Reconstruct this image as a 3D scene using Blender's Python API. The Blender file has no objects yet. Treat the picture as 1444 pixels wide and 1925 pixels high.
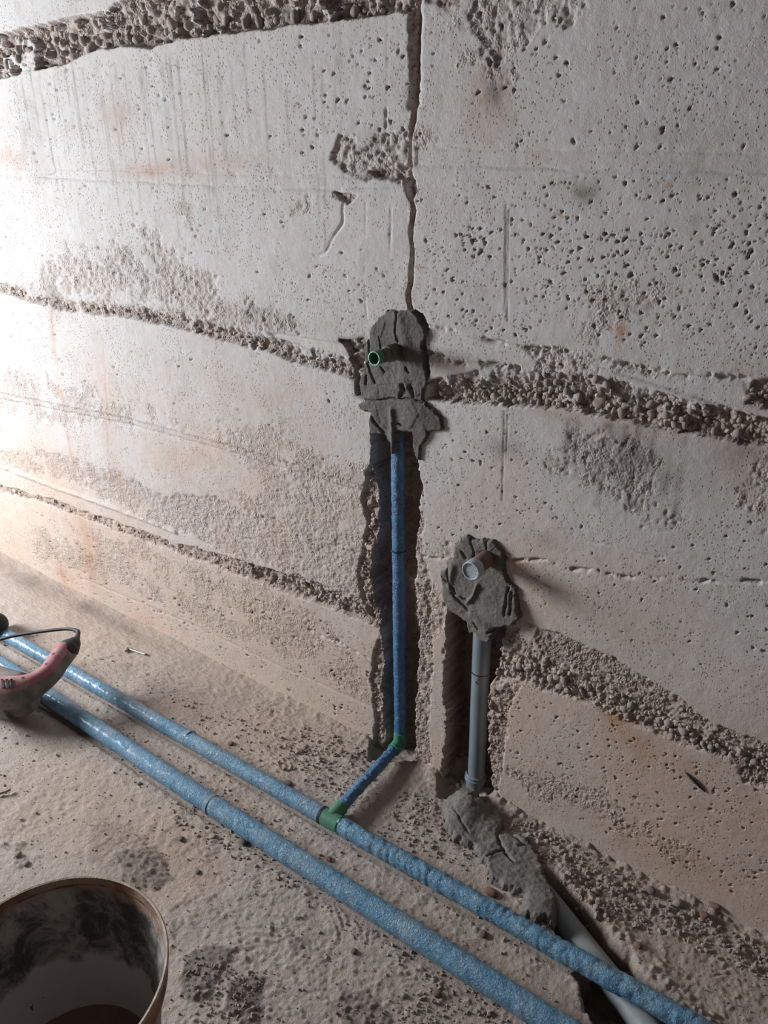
import bpy, bmesh, math, random
import numpy as np
from mathutils import Vector, Matrix

# ------------------------------------------------------------------ camera, light, exposure
SC = bpy.context.scene
COL = SC.collection
R = math.radians
CAM = Vector((0.0, -1.3531, 1.5))
cd = bpy.data.cameras.new('camera'); cam = bpy.data.objects.new('camera', cd); COL.objects.link(cam)
cam.location = CAM
cam.rotation_euler = (R(90-24.8815), 0, R(36.0987))
cd.sensor_fit = 'VERTICAL'; cd.sensor_height = 24.0; cd.lens = 24.0*1450/1925
cd.clip_start = 0.02
SC.camera = cam

wd = bpy.data.worlds.new('dim_room'); SC.world = wd; wd.use_nodes = True
bg = wd.node_tree.nodes['Background']
bg.inputs[0].default_value = (1.0, 0.85, 0.79, 1); bg.inputs[1].default_value = 0.055

def area(name, loc, target, sx, sy, power, color):
    l = bpy.data.lights.new(name, 'AREA'); l.shape = 'RECTANGLE'; l.size = sx; l.size_y = sy
    l.energy = power; l.color = color
    o = bpy.data.objects.new(name, l); COL.objects.link(o); o.location = loc
    o.rotation_euler = (Vector(target)-Vector(loc)).to_track_quat('-Z', 'Y').to_euler()
    return o
# daylight through the opening at the left end of the room
area('window_daylight', (-3.95, -1.40, 1.35), (-1.0, -0.1, 0.7), 1.0, 1.0, 150, (0.945, 0.975, 1.0))
# much weaker fill lamp added behind the camera, no known opening there
area('fill_lamp', (0.2, -4.2, 1.9), (-1.2, 0, 0.9), 2.0, 1.6, 3, (1.0, 0.95, 0.93))

vs = SC.view_settings
vs.view_transform = 'Standard'; vs.look = 'None'; vs.gamma = 1.0; vs.use_curve_mapping = False
vs.exposure = 0.0

# ------------------------------------------------------------------ numpy noise
RNG = np.random.RandomState(7)
_T = RNG.rand(16, 256, 256).astype(np.float32)
def smooth(a, b, x):
    t = np.clip((x-a)/(b-a), 0, 1); return t*t*(3-2*t)
def vn(x, y, s):
    xi = np.floor(x).astype(np.int32); yi = np.floor(y).astype(np.int32)
    fx = (x-xi).astype(np.float32); fy = (y-yi).astype(np.float32)
    fx = fx*fx*(3-2*fx); fy = fy*fy*(3-2*fy)
    T = _T[s % 16]; a = T[xi & 255, yi & 255]; b = T[(xi+1) & 255, yi & 255]
    c = T[xi & 255, (yi+1) & 255]; d = T[(xi+1) & 255, (yi+1) & 255]
    return (a*(1-fx)+b*fx)*(1-fy)+(c*(1-fx)+d*fx)*fy
def fbm(x, y, size, octv=4, s=0, gain=.5):
    r = 0; a = 1; t = 0
    for i in range(octv):
        k = 2**i/size
        r = r+a*vn(x*k+17.3*i+100, y*k+9.1*i+100, s+i); t += a; a *= gain
    return r/t
def worley(x, y, cell, s=0, jit=.9):
    X = x/cell+500; Y = y/cell+500
    xi = np.floor(X).astype(np.int32); yi = np.floor(Y).astype(np.int32)
    f1 = np.full(X.shape, 9., np.float32); f2 = f1.copy(); idv = np.zeros(X.shape, np.float32)
    A, B, I = _T[s % 16], _T[(s+1) % 16], _T[(s+2) % 16]
    for i in (-1, 0, 1):
        for j in (-1, 0, 1):
            cx = xi+i; cy = yi+j
            px = cx+.5+jit*(A[cx & 255, cy & 255]-.5); py = cy+.5+jit*(B[cx & 255, cy & 255]-.5)
            d = np.hypot(X-px, Y-py).astype(np.float32)
            nr = d < f1
            f2 = np.where(nr, f1, np.minimum(f2, d)); idv = np.where(nr, I[cx & 255, cy & 255], idv)
            f1 = np.where(nr, d, f1)
    return f1, f2, idv
def sdf(X, Y, poly):
    d = np.full(X.shape, 1e9, np.float32); sg = np.ones(X.shape, np.float32)
    n = len(poly)
    for i in range(n):
        ax, ay = poly[i]; bx, by = poly[i-1]
        ex, ey = bx-ax, by-ay; wx, wy = X-ax, Y-ay
        t = np.clip((wx*ex+wy*ey)/(ex*ex+ey*ey+1e-12), 0, 1)
        d = np.minimum(d, (wx-ex*t)**2+(wy-ey*t)**2)
        c1 = Y >= ay; c2 = Y < by; c3 = ex*wy > ey*wx
        fl = (c1 & c2 & c3) | (~c1 & ~c2 & ~c3)
        sg = np.where(fl, -sg, sg)
    return sg*np.sqrt(d)
def pdist(X, Y, line):
    d = np.full(X.shape, 1e9, np.float32)
    for (ax, ay), (bx, by) in zip(line[:-1], line[1:]):
        ex, ey = bx-ax, by-ay; wx, wy = X-ax, Y-ay
        t = np.clip((wx*ex+wy*ey)/(ex*ex+ey*ey+1e-12), 0, 1)
        d = np.minimum(d, (wx-ex*t)**2+(wy-ey*t)**2)
    return np.sqrt(d)

class Field:
    """a height field on a rectangular grid with colour masks"""
    def __init__(s, us, vs_):
        s.us, s.vs = us, vs_; s.n = (len(vs_), len(us))
        s.U, s.V = np.meshgrid(us.astype(np.float32), vs_.astype(np.float32))
        s.d = np.zeros(s.n, np.float32)
        s.m = {k: np.zeros(s.n, np.float32) for k in ('rough', 'rust', 'dark', 'warm')}
    def box(s, pts, mg):
        p = np.array(pts); a = p.min(0)-mg; b = p.max(0)+mg
        i0, i1 = np.searchsorted(s.us, (a[0], b[0])); j0, j1 = np.searchsorted(s.vs, (a[1], b[1]))
        return slice(j0, j1), slice(i0, i1)
    def honey(s, poly, base=.012, cell=.016, amp=.008, soft=.004, en=.03, patch=None, sd=0, mask=1., es=.05, low=None, L=.04):
        q = s.box(poly, en+soft+.01); U, V = s.U[q], s.V[q]
        if U.size == 0: return
        e = (fbm(U, V, es, 6, sd+3, .66)-.5)*en*2.4
        m = smooth(soft, -soft, sdf(U, V, poly)+e)
        if patch is not None:
            e0 = np.clip(-sdf(U, V, poly)/.05, 0, 1)
            pn = fbm(U, V, .085, 6, sd+5, .66)+.16*(fbm(U, V, .014, 3, sd+9)-.5)-.14*(1-e0)+.05
            m = m*smooth(patch-.035, patch+.045, pn)
        else:
            pn = fbm(U, V, .06, 6, sd+6, .68); m = m*(1-.85*smooth(.60, .66, pn))
            m = np.maximum(m*.98, 0)
        w = .35*cell
        f1, f2, r = worley(U+w*(fbm(U, V, cell, 2, sd)-.5)*2, V+w*(fbm(U, V, cell, 2, sd+1)-.5)*2, cell, sd)
        g1, g2, r2 = worley(U, V, cell*.45, sd+4)
        dome = np.sqrt(np.clip(1-(f1*1.25)**2, 0, 1))*(.4+.6*r)
        dm2 = np.sqrt(np.clip(1-(g1*1.25)**2, 0, 1))
        dd = base*(.45+.9*(fbm(U, V, .07, 4, sd+7)-.15))+amp*(1-dome)-amp*.35*dm2+amp*.5*(fbm(U, V, cell*.6, 3, sd+8)-.5)
        if low is not None:
            fz = smooth(L*1.7, L*.5, pdist(U, V, low)+(fbm(U, V, .05, 5, sd+2, .65)-.5)*L*1.1)
            pn = smooth(.44, .56, fbm(U, V, .06, 6, sd+11, .68)); m = m*np.maximum(fz, pn*.8); dd = dd*fz+(1-fz)*(amp*.30*(1-dome)+amp*.25*(1-dm2)-amp*.2)
            mask = .55+.45*fz
        s.d[q] += m*dd
        if patch is not None: mask = min(mask, .5)
        s.m['rough'][q] = np.maximum(s.m['rough'][q], m*mask)
    def ridge(s, line, w, h, noise=.5, sd=0, wob=.004):
        q = s.box(line, w*4+wob*2); U, V = s.U[q], s.V[q]
        if U.size == 0: return
        d = pdist(U+(fbm(U, V, .04, 3, sd+1)-.5)*wob*2, V+(fbm(U, V, .04, 3, sd+2)-.5)*wob*2, line)
        g = h*np.exp(-(d/w)**2)*(1-noise+noise*2*fbm(U, V, .03, 3, sd))
        if noise > .85: g = g*(.12+1.3*smooth(.44, .60, fbm(U, V, .045, 5, sd+4, .68)))
        s.d[q] += g
    def strip(s, poly, h, soft=.0015, wob=.002, sd=0):
        q = s.box(poly, .01); U, V = s.U[q], s.V[q]
        if U.size == 0: return
        s.d[q] += h*smooth(soft, -soft, sdf(U, V, poly)+(fbm(U, V, .03, 3, sd)-.5)*wob*2)
    def blob(s, key, c, ru, rv, a, ns=.05, sd=0):
        q = s.box([c], max(ru, rv)*2.2); U, V = s.U[q], s.V[q]
        if U.size == 0: return
        g = np.exp(-((U-c[0])/ru)**2-((V-c[1])/rv)**2)*a*np.clip(1.9*fbm(U, V, ns, 4, sd)-.15, 0, 1.4)
        s.m[key][q] = np.clip(s.m[key][q]+g, 0, 1)
    def stroke(s, key, line, w, a, ns=.03, sd=0, lo=0.0):
        q = s.box(line, w*3); U, V = s.U[q], s.V[q]
        if U.size == 0: return
        g = np.exp(-(pdist(U, V, line)/w)**2)*a*np.clip(2.2*fbm(U, V, ns, 4, sd)-.3-lo, 0, 1.3)
        s.m[key][q] = np.clip(s.m[key][q]+g, 0, 1)
    def pits(s, poly, n, r0, r1, sd, depth=1.0, clump=0.0):
        rg = np.random.RandomState(sd); p = np.array(poly); a = p.min(0); b = p.max(0)
        c = a+rg.rand(n*4, 2)*(b-a)
        ins = sdf(c[:, 0], c[:, 1], poly) < 0
        if clump: ins &= fbm(c[:, 0], c[:, 1], .12, 3, sd % 16) > clump
        for (u, v) in c[ins][:n]:
            k = rg.rand()**3.2; r = (r0+(r1-r0)*k)*.54
            i0, i1 = np.searchsorted(s.us, (u-2.5*r, u+2.5*r)); j0, j1 = np.searchsorted(s.vs, (v-2.5*r, v+2.5*r))
            if i1-i0 < 1 or j1-j0 < 1: continue
            U, V = s.U[j0:j1, i0:i1]-u, s.V[j0:j1, i0:i1]-v
            th = rg.rand()*3.14; el = 1+rg.rand()*.9; ca, sa = math.cos(th), math.sin(th)
            e = np.hypot((U*ca+V*sa)/el, (V*ca-U*sa)*1.1)/r
            e = e*(1+.25*np.sin(3*np.arctan2(V, U)+rg.rand()*6))
            g = smooth(1.25, .6, e)
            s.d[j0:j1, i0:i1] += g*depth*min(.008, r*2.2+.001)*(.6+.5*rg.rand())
            s.m['dark'][j0:j1, i0:i1] = np.maximum(s.m['dark'][j0:j1, i0:i1], g*.72)  # shade inside each hole is painted into the dark mask
    def mesh(s, name, mat, fn):
        nv, nu = s.n
        co = fn(s.U, s.V, s.d).reshape(-1, 3).astype(np.float32)
        idx = np.arange(nv*nu, dtype=np.int32).reshape(nv, nu)
        f = np.stack([idx[:-1, :-1], idx[:-1, 1:], idx[1:, 1:], idx[1:, :-1]], -1).reshape(-1, 4)
        me = grid_mesh(name, co, f)
        ca = me.color_attributes.new('mask', 'FLOAT_COLOR', 'POINT')
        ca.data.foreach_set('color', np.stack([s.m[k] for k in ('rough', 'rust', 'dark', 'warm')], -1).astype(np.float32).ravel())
        me.materials.append(mat)
        return me
    def at(s, u, v):
        i = min(max(np.searchsorted(s.us, u), 0), s.n[1]-1); j = min(max(np.searchsorted(s.vs, v), 0), s.n[0]-1)
        return float(s.d[j, i])

def grid_mesh(name, co, f, smooth_shade=True):
    me = bpy.data.meshes.new(name); k = f.shape[1]
    me.vertices.add(len(co)); me.vertices.foreach_set('co', np.asarray(co, np.float32).ravel())
    me.loops.add(f.size); me.loops.foreach_set('vertex_index', f.astype(np.int32).ravel())
    me.polygons.add(len(f))
    me.polygons.foreach_set('loop_start', np.arange(0, f.size, k, dtype=np.int32))
    me.polygons.foreach_set('loop_total', np.full(len(f), k, np.int32))
    me.polygons.foreach_set('use_smooth', np.full(len(f), smooth_shade, bool))
    me.update(calc_edges=True); me.validate()
    return me

# ------------------------------------------------------------------ object helpers
def link(name, me, parent=None, mat=None):
    o = bpy.data.objects.new(name, me); COL.objects.link(o)
    if parent is not None: o.parent = parent
    if mat is not None and me is not None and not me.materials: me.materials.append(mat)
    return o
def tag(o, label, cat, group=None, kind=None):
    if label: o['label'] = label
    if cat: o['category'] = cat
    if group: o['group'] = group
    if kind: o['kind'] = kind
    return o
def root(name, loc, label, cat, group=None):
    o = bpy.data.objects.new(name, None); COL.objects.link(o); o.location = loc; o.empty_display_size = .05
    return tag(o, label, cat, group)
def place(name, me, parent, mat=None):
    """mesh given in world coordinates, child of a root that is only translated"""
    o = link(name, me, parent, mat); o.location = -parent.location
    return o
def catmull(pts, n):
    P = [Vector(p) for p in pts]; P = [P[0]*2-P[1]]+P+[P[-1]*2-P[-2]]; out = []
    for i in range(1, len(P)-2):
        for k in range(n):
            t = k/n; a, b, c, d = P[i-1:i+3]
            out.append(.5*((2*b)+(c-a)*t+(2*a-5*b+4*c-d)*t*t+(3*b-a-3*c+d)*t**3))
    out.append(P[-2]); return out
def tube(name, path, rad, seg=24, bump=None, inner=None, cap=True):
    """swept tube; rad is a number or fn(t, s) with s the length; bump(s, ang) adds to the radius"""
    P = [Vector(p) for p in path]; n = len(P); L = [0]
    for a, b in zip(P[:-1], P[1:]): L.append(L[-1]+(b-a).length)
    T = [(P[min(i+1, n-1)]-P[max(i-1, 0)]).normalized() for i in range(n)]
    ref = Vector((0, 0, 1)) if abs(T[0].z) < .9 else Vector((1, 0, 0))
    N = (ref-T[0]*ref.dot(T[0])).normalized(); rows = []
    ang = np.arange(seg)*2*math.pi/seg
    for i in range(n):
        N = (N-T[i]*N.dot(T[i])).normalized(); B = T[i].cross(N)
        r = rad(L[i]/L[-1], L[i]) if callable(rad) else rad
        rr = np.full(seg, r)
        if bump is not None: rr = rr+bump(L[i], ang)
        rows.append(np.array(P[i])[None]+rr[:, None]*(np.cos(ang)[:, None]*np.array(N)+np.sin(ang)[:, None]*np.array(B)))
    if inner:
        def ring(i, r):
            B = T[i].cross(N); return np.array(P[i])[None]+r*(np.cos(ang)[:, None]*np.array(N)+np.sin(ang)[:, None]*np.array(B))
        m = n; rows = rows+[ring(n-1, inner), ring(max(n-2, 0), inner)]+[ring(k, inner) for k in range(n-3, -1, -1)]
    co = np.concatenate(rows); M = len(rows)
    a = np.arange(M-1)[:, None]*seg; j = np.arange(seg)[None]; k = (j+1) % seg
    f = np.stack([a+j, a+k, a+k+seg, a+j+seg], -1).reshape(-1, 4)
    bm = bmesh.new(); me = grid_mesh(name, co, f)
    bm.from_mesh(me)
    bm.verts.ensure_lookup_table()
    if cap and not inner:
        for st in (0, (M-1)*seg):
            try: bm.faces.new([bm.verts[st+q] for q in range(seg)])
            except ValueError: pass
    bmesh.ops.recalc_face_normals(bm, faces=bm.faces); bm.to_mesh(me); bm.free()
    return me
def straight(a, b, step):
    a, b = Vector(a), Vector(b); n = max(2, int((b-a).length/step)); return [a.lerp(b, i/n) for i in range(n+1)]
def lathe(name, prof, seg, origin=(0, 0, 0), axis=(0, 0, 1), close=False):
    """profile of (radius, height) turned about axis"""
    ax = Vector(axis).normalized(); ref = Vector((0, 0, 1)) if abs(ax.z) < .9 else Vector((1, 0, 0))
    N = (ref-ax*ref.dot(ax)).normalized(); B = ax.cross(N); bm = bmesh.new(); rows = []
    for r, h in prof:
        c = Vector(origin)+ax*h
        if r < 1e-6: rows.append([bm.verts.new(c)]*seg)
        else: rows.append([bm.verts.new(c+(N*math.cos(2*math.pi*i/seg)+B*math.sin(2*math.pi*i/seg))*r) for i in range(seg)])
    pr = list(zip(rows[:-1], rows[1:]))+([(rows[-1], rows[0])] if close else [])
    for A, C in pr:
        for i in range(seg):
            q = [A[i], A[(i+1) % seg], C[(i+1) % seg], C[i]]; u = []
            for v in q:
                if v not in u: u.append(v)
            if len(u) > 2:
                fc = bm.faces.new(u); fc.smooth = True
    bmesh.ops.recalc_face_normals(bm, faces=bm.faces)
    me = bpy.data.meshes.new(name); bm.to_mesh(me); bm.free(); me.set_sharp_from_angle(angle=R(38)); return me
def sharp(o, deg=40):
    me = o.data
    me.set_sharp_from_angle(angle=R(deg))
    return o

# ------------------------------------------------------------------ materials
class Nt:
    def __init__(s, name):
        s.m = bpy.data.materials.new(name); s.m.use_nodes = True; s.t = s.m.node_tree
        s.b = s.t.nodes['Principled BSDF']; s.co = s.t.nodes.new('ShaderNodeTexCoord')
    def n(s, typ, **kw):
        x = s.t.nodes.new(typ)
        for k, v in kw.items(): setattr(x, k, v)
        return x
    def l(s, a, b): s.t.links.new(a, b)
    def noise(s, scale, det=4, rough=.55, stretch=None, dist=0):
        x = s.n('ShaderNodeTexNoise'); x.inputs['Scale'].default_value = scale; x.inputs['Detail'].default_value = det
        x.inputs['Roughness'].default_value = rough; x.inputs['Distortion'].default_value = dist
        v = s.co.outputs['Object']
        if stretch:
            m = s.n('ShaderNodeMapping'); m.inputs['Scale'].default_value = stretch; s.l(v, m.inputs[0]); v = m.outputs[0]
        s.l(v, x.inputs['Vector']); return x.outputs['Fac']
    def voro(s, scale, feature='F1'):
        x = s.n('ShaderNodeTexVoronoi', feature=feature); x.inputs['Scale'].default_value = scale
        s.l(s.co.outputs['Object'], x.inputs['Vector']); return x
    def ramp(s, v, a, b, lo=0., hi=1.):
        x = s.n('ShaderNodeMapRange', interpolation_type='SMOOTHSTEP'); s.l(v, x.inputs[0])
        for i, k in enumerate((a, b, lo, hi)): x.inputs[1+i].default_value = k
        return x.outputs[0]
    def math(s, op, a, b=0.):
        x = s.n('ShaderNodeMath', operation=op)
        for i, k in enumerate((a, b)):
            if isinstance(k, (int, float)): x.inputs[i].default_value = k
            else: s.l(k, x.inputs[i])
        return x.outputs[0]
    def mix(s, f, a, b, mode='MIX'):
        x = s.n('ShaderNodeMix', data_type='RGBA', blend_type=mode)
        if isinstance(f, (int, float)): x.inputs[0].default_value = f
        else: s.l(f, x.inputs[0])
        for i, k in ((6, a), (7, b)):
            if isinstance(k, tuple): x.inputs[i].default_value = k if len(k) == 4 else k+(1,)
            else: s.l(k, x.inputs[i])
        return x.outputs[2]
    def bump(s, h, st, dist, prev=None):
        x = s.n('ShaderNodeBump'); x.inputs['Strength'].default_value = st; x.inputs['Distance'].default_value = dist
        s.l(h, x.inputs['Height'])
        if prev is not None: s.l(prev, x.inputs['Normal'])
        return x.outputs[0]
    def done(s, col=None, rough=None, nrm=None, **kw):
        for k, v in (('Base Color', col), ('Roughness', rough)):
            if v is None: continue
            if isinstance(v, tuple): s.b.inputs[k].default_value = v if len(v) == 4 else v+(1,)
            elif isinstance(v, (int, float)): s.b.inputs[k].default_value = v
            else: s.l(v, s.b.inputs[k])
        if nrm is not None: s.l(nrm, s.b.inputs['Normal'])
        for k, v in kw.items(): s.b.inputs[k].default_value = v
        return s.m

def concrete(name, cool, warm, roughc, pitbump, floor=False):
    k = Nt(name); at = k.n('ShaderNodeAttribute', attribute_name='mask')
    sp = k.n('ShaderNodeSeparateColor'); k.l(at.outputs['Color'], sp.inputs[0])
    rgh, rust, dark = sp.outputs[0], sp.outputs[1], sp.outputs[2]; wrm = at.outputs['Alpha']
    big = k.ramp(k.noise(2.2, 4, .6), .3, .7)
    c = k.mix(k.ramp(wrm, 0, 1), cool, warm)
    c = k.mix(k.math('MULTIPLY', big, .22), c, tuple(x*.78 for x in cool))
    streak = k.ramp(k.noise(9, 5, .65, (6, 6, .5) if not floor else None), .5, .75)
    c = k.mix(k.math('MULTIPLY', streak, .16), c, (.34, .28, .24))
    med = k.ramp(k.noise(28, 5, .7), .35, .75)
    c = k.mix(k.math('MULTIPLY', med, .30), c, tuple(x*.72 for x in warm))
    fine = k.ramp(k.noise(190, 3, .6), .3, .7)
    c = k.mix(k.math('MULTIPLY', fine, .18), c, tuple(x*.6 for x in warm))
    c = k.mix(k.math('MULTIPLY', rgh, .75), c, k.mix(fine, roughc, tuple(x*.7 for x in roughc)))
    c = k.mix(k.math('MULTIPLY', rust, .75), c, (.43, .22, .12))
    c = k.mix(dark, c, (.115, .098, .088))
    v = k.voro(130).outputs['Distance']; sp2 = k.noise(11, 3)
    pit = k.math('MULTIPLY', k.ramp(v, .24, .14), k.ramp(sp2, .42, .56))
    c = k.mix(k.math('MULTIPLY', pit, .6 if not floor else .3), c, (.16, .13, .115))  # tiny pits tinted dark, their occlusion put into the colour
    n = k.bump(k.noise(420, 4, .7), .5, .0016)
    n = k.bump(k.math('MULTIPLY', k.noise(90, 6, .72), k.math('ADD', k.ramp(k.noise(4, 3), .42, .62), .35) if not floor else 1.), .38 if not floor else 1., .005, n)
    n = k.bump(pit, -pitbump, .003, n) if False else n
    inv = k.math('SUBTRACT', 1., pit)
    n = k.bump(inv, pitbump, .003, n)
    gr = k.voro(230).outputs['Distance']
    n = k.bump(k.math('MULTIPLY', gr, k.math('MULTIPLY', rgh, k.ramp(k.noise(25, 4), .4, .6))), .8, .006, n)
    return k.done(c, .93, n, **{'Specular IOR Level': .25})

M = {}
M['wall'] = concrete('wall_concrete', (.60, .60, .605), (.61, .48, .40), (.42, .335, .29), .9)
M['floor'] = concrete('floor_concrete', (.52, .46, .425), (.52, .42, .355), (.40, .325, .28), .4, True)
def mortar(name, base, b2, st=.6):
    k = Nt(name); c = k.mix(k.ramp(k.noise(22, 5, .65), .3, .7), base, b2)
    c = k.mix(k.math('MULTIPLY', k.ramp(k.noise(160, 3), .45, .7), .45), c, tuple(x*.6 for x in base))
    n = k.bump(k.noise(300, 4, .7), .5, .0015); n = k.bump(k.noise(60, 6, .7), st, .005, n)
    return k.done(c, .8, n, **{'Specular IOR Level': .35})
M['mortar'] = mortar('fresh_mortar', (.112, .107, .104), (.158, .152, .147))
M['mortar_floor'] = mortar('floor_mortar', (.175, .162, .148), (.25, .232, .212), .8)
M['mortar_brown'] = mortar('brown_mortar', (.14, .13, .118), (.185, .172, .155))
def stone_mat(name, a, b):
    k = Nt(name); oi = k.n('ShaderNodeObjectInfo')
    c = k.mix(k.ramp(k.noise(35, 4), .3, .7), a, b)
    c = k.mix(k.math('MULTIPLY', oi.outputs['Random'], .35), c, (.33, .27, .235))
    n = k.bump(k.noise(130, 4, .7), .5, .003)
    return k.done(c, .9, n, **{'Specular IOR Level': .3})
M['pebble'] = stone_mat('pebble', (.50, .43, .39), (.42, .35, .31))
M['crumb'] = stone_mat('crumb', (.40, .345, .305), (.30, .25, .215))
M['darkstone'] = stone_mat('dark_stone', (.13, .115, .105), (.2, .17, .15))
M['brick'] = stone_mat('brick_red', (.24, .12, .085), (.20, .12, .09))
M['tanstone'] = stone_mat('tan_stone', (.55, .47, .38), (.45, .36, .28))
def film(name, a, b, dust, dustc=(.42, .42, .42)):
    k = Nt(name); c = k.mix(k.ramp(k.noise(40, 4, .6), .35, .7), a, b)
    sep = k.n('ShaderNodeSeparateXYZ'); geo = k.n('ShaderNodeNewGeometry'); k.l(geo.outputs['Normal'], sep.inputs[0])
    d = k.math('MULTIPLY', k.ramp(k.noise(14, 5, .7), .40, .75), dust)
    c = k.mix(d, c, dustc)
    sp = k.ramp(k.noise(220, 2, .5), .62, .72)
    c = k.mix(k.math('MULTIPLY', sp, .35), c, (.5, .66, .78))
    n = k.bump(k.noise(130, 4, .65, (1, 1, 1), 1.2), .8, .006); n = k.bump(k.noise(420, 2), .3, .001, n)
    r = k.ramp(k.noise(30, 3), .3, .7, .22, .48)
    return k.done(c, r, n, **{'Specular IOR Level': .6, 'Coat Weight': .3, 'Coat Roughness': .2})
M['blue'] = film('blue_film', (.075, .215, .36), (.12, .30, .45), .5, (.34, .38, .42))
M['blue_dark'] = film('blue_film_clean', (.025, .13, .31), (.045, .20, .42), .12)
def plain(name, c, rough=.5, bs=.2, var=.25, sc=30, dustc=None, dust=0, **kw):
    k = Nt(name); f = k.ramp(k.noise(sc, 4, .6), .3, .75)
    cc = k.mix(f, c, tuple(x*(1-var) for x in c))
    if dustc: cc = k.mix(k.math('MULTIPLY', k.ramp(k.noise(sc*.6, 5, .7), .42, .62), dust), cc, dustc)
    n = k.bump(k.noise(sc*6, 3), bs, .002)
    return k.done(cc, rough, n, **kw)
M['green'] = plain('green_plastic', (.045, .24, .145), .45, dustc=(.16, .24, .19), dust=.4)
M['green_dusty'] = plain('dusty_green_plastic', (.10, .115, .075), .6, dustc=(.19, .175, .15), dust=.7)
M['green_in'] = plain('green_plastic_bore', (.008, .50, .06), .4, var=.1)
M['green_rim'] = plain('cut_plastic_rim', (.38, .72, .50), .4, var=.1)
M['grey_pvc'] = plain('grey_pipe_plastic', (.19, .235, .28), .38, .08, .12, 12, dustc=(.32, .33, .34), dust=.25)
M['pale_pvc'] = plain('dusty_pipe_plastic', (.25, .31, .345), .5, .2, .2, 14, dustc=(.36, .36, .34), dust=.6)
M['cap'] = plain('pale_cap_plastic', (.33, .38, .45), .5, .3, .25, 60, dustc=(.46, .50, .56), dust=.7)
M['brown_pvc'] = plain('shaded_pipe_plastic', (.20, .12, .10), .6, .3, .3, 40)  # dark brown paints in the shade on the stub behind its cap
M['black'] = plain('black_rubber', (.018, .018, .02), .6, .2)
M['wire'] = plain('black_binding_wire', (.03, .028, .026), .6)
M['tape'] = plain('clear_tape', (.24, .33, .40), .35)
M['steel'] = plain('dull_steel', (.35, .34, .33), .4, Metallic=.7)
M['wood'] = plain('dry_wood', (.34, .25, .17), .8)
M['pink'] = plain('dusty_red_plastic', (.36, .13, .14), .6, .25, .3, 25, dustc=(.34, .26, .25), dust=.75)
M['tool_grey'] = plain('dusty_grey_plastic', (.12, .11, .10), .65, .25, .4, 20, dustc=(.25, .22, .20), dust=.6)
M['alu'] = plain('cast_alloy', (.45, .45, .48), .35, .2, .3, 20, Metallic=.6)

def bucket_mat(name, inside):
    k = Nt(name); sep = k.n('ShaderNodeSeparateXYZ'); k.l(k.co.outputs['Object'], sep.inputs[0]); z = sep.outputs[2]
    if inside:
        zz = k.math('ADD', z, k.math('MULTIPLY', k.noise(9, 5, .65), .12))
        c = k.mix(k.ramp(k.noise(15, 8, .78, None, .6), .40, .62), (.07, .066, .062), (.40, .37, .345))
        c = k.mix(k.ramp(zz, .235, .215), c, k.mix(k.ramp(k.noise(26, 5, .7), .66, .69), (.56, .54, .52), (.04, .03, .022)))
        rim = k.ramp(zz, .352, .375)
        c = k.mix(rim, c, k.mix(k.ramp(k.noise(30, 5), .4, .6), (.22, .12, .07), (.38, .27, .2)))
        b = k.bump(k.noise(40, 6, .7), .6, .004)
        return k.done(c, .75, b)
    zz = k.math('ADD', z, k.math('MULTIPLY', k.noise(12, 5, .65), .05))
    c = k.mix(k.ramp(k.noise(24, 6, .7), .4, .62), (.30, .285, .27), (.20, .175, .155))
    r = k.mix(k.ramp(k.noise(35, 6, .7), .4, .62), (.36, .19, .10), (.12, .065, .04))
    c = k.mix(k.ramp(zz, .285, .315), c, r)
    return k.done(c, .6, k.bump(k.noise(50, 6, .7), .5, .003))
M['bucket_out'] = bucket_mat('bucket_outside', False)
M['bucket_in'] = bucket_mat('bucket_inside', True)
M['bucket_rim'] = plain('bucket_rim', (.62, .52, .42), .6, .4, .35, 60, dustc=(.25, .14, .09), dust=.5)
M['mud'] = plain('brown_mud', (.24, .16, .12), .5, .6, .3, 15)

# ------------------------------------------------------------------ the wall
TH = np.radians(np.linspace(66.5, -4.5, 900))
xs = np.concatenate([np.linspace(-5.2, -3.2, 40), -1.3531*np.tan(TH)-.0, np.linspace(.115, 1.6, 110)])
zs = np.concatenate([np.linspace(-.08, 1.9, 862), np.linspace(1.905, 2.2, 50), np.linspace(2.22, 2.7, 20)])
Wl = Field(xs, zs)
U, V = Wl.U, Wl.V
Wl.d += (fbm(U, V, .6, 3, 1)-.5)*.006+(fbm(U, V, .09, 4, 2)-.5)*.0022+(fbm(U, V, .012, 3, 3)-.5)*.0008
# warm tone rises towards the bottom of the wall
Wl.m['warm'] += np.clip(smooth(1.25, .1, V+.6*(fbm(U, V, .5, 4, 6)-.5))*.85+.75*(fbm(U, V, .22, 5, 8, .6)-.47), 0, 1)
Wl.m['warm'] = np.clip(Wl.m['warm'], 0, 1).astype(np.float32)

# form-board strips, a couple of millimetres proud or back
Wl.strip([(-2.882,1.466),(-2.395,1.467),(-1.884,1.465),(-1.481,1.461),(-0.9313,1.46),(-0.9311,1.441),(-1.128,1.433),(-1.313,1.431),(-1.676,1.435),(-2.405,1.442),(-2.896,1.439)], .0022, sd=1)
Wl.strip([(-0.9099,1.512),(-0.6675,1.508),(-0.283,1.503),(-0.1094,1.499),(-0.102,1.468),(-0.2772,1.473),(-0.3896,1.476),(-0.5658,1.476),(-0.9093,1.482)], .0020, sd=2)
Wl.strip([(-0.8749,1.174),(-0.7779,1.167),(-0.6259,1.165),(-0.5193,1.163),(-0.4005,1.153),(-0.2175,1.167),(-0.0306,1.174),(-0.02,1.131),(-0.205,1.103),(-0.2772,1.113),(-0.4762,1.142),(-0.6651,1.121),(-0.7506,1.118),(-0.8733,1.119)], .004, sd=3)
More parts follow.
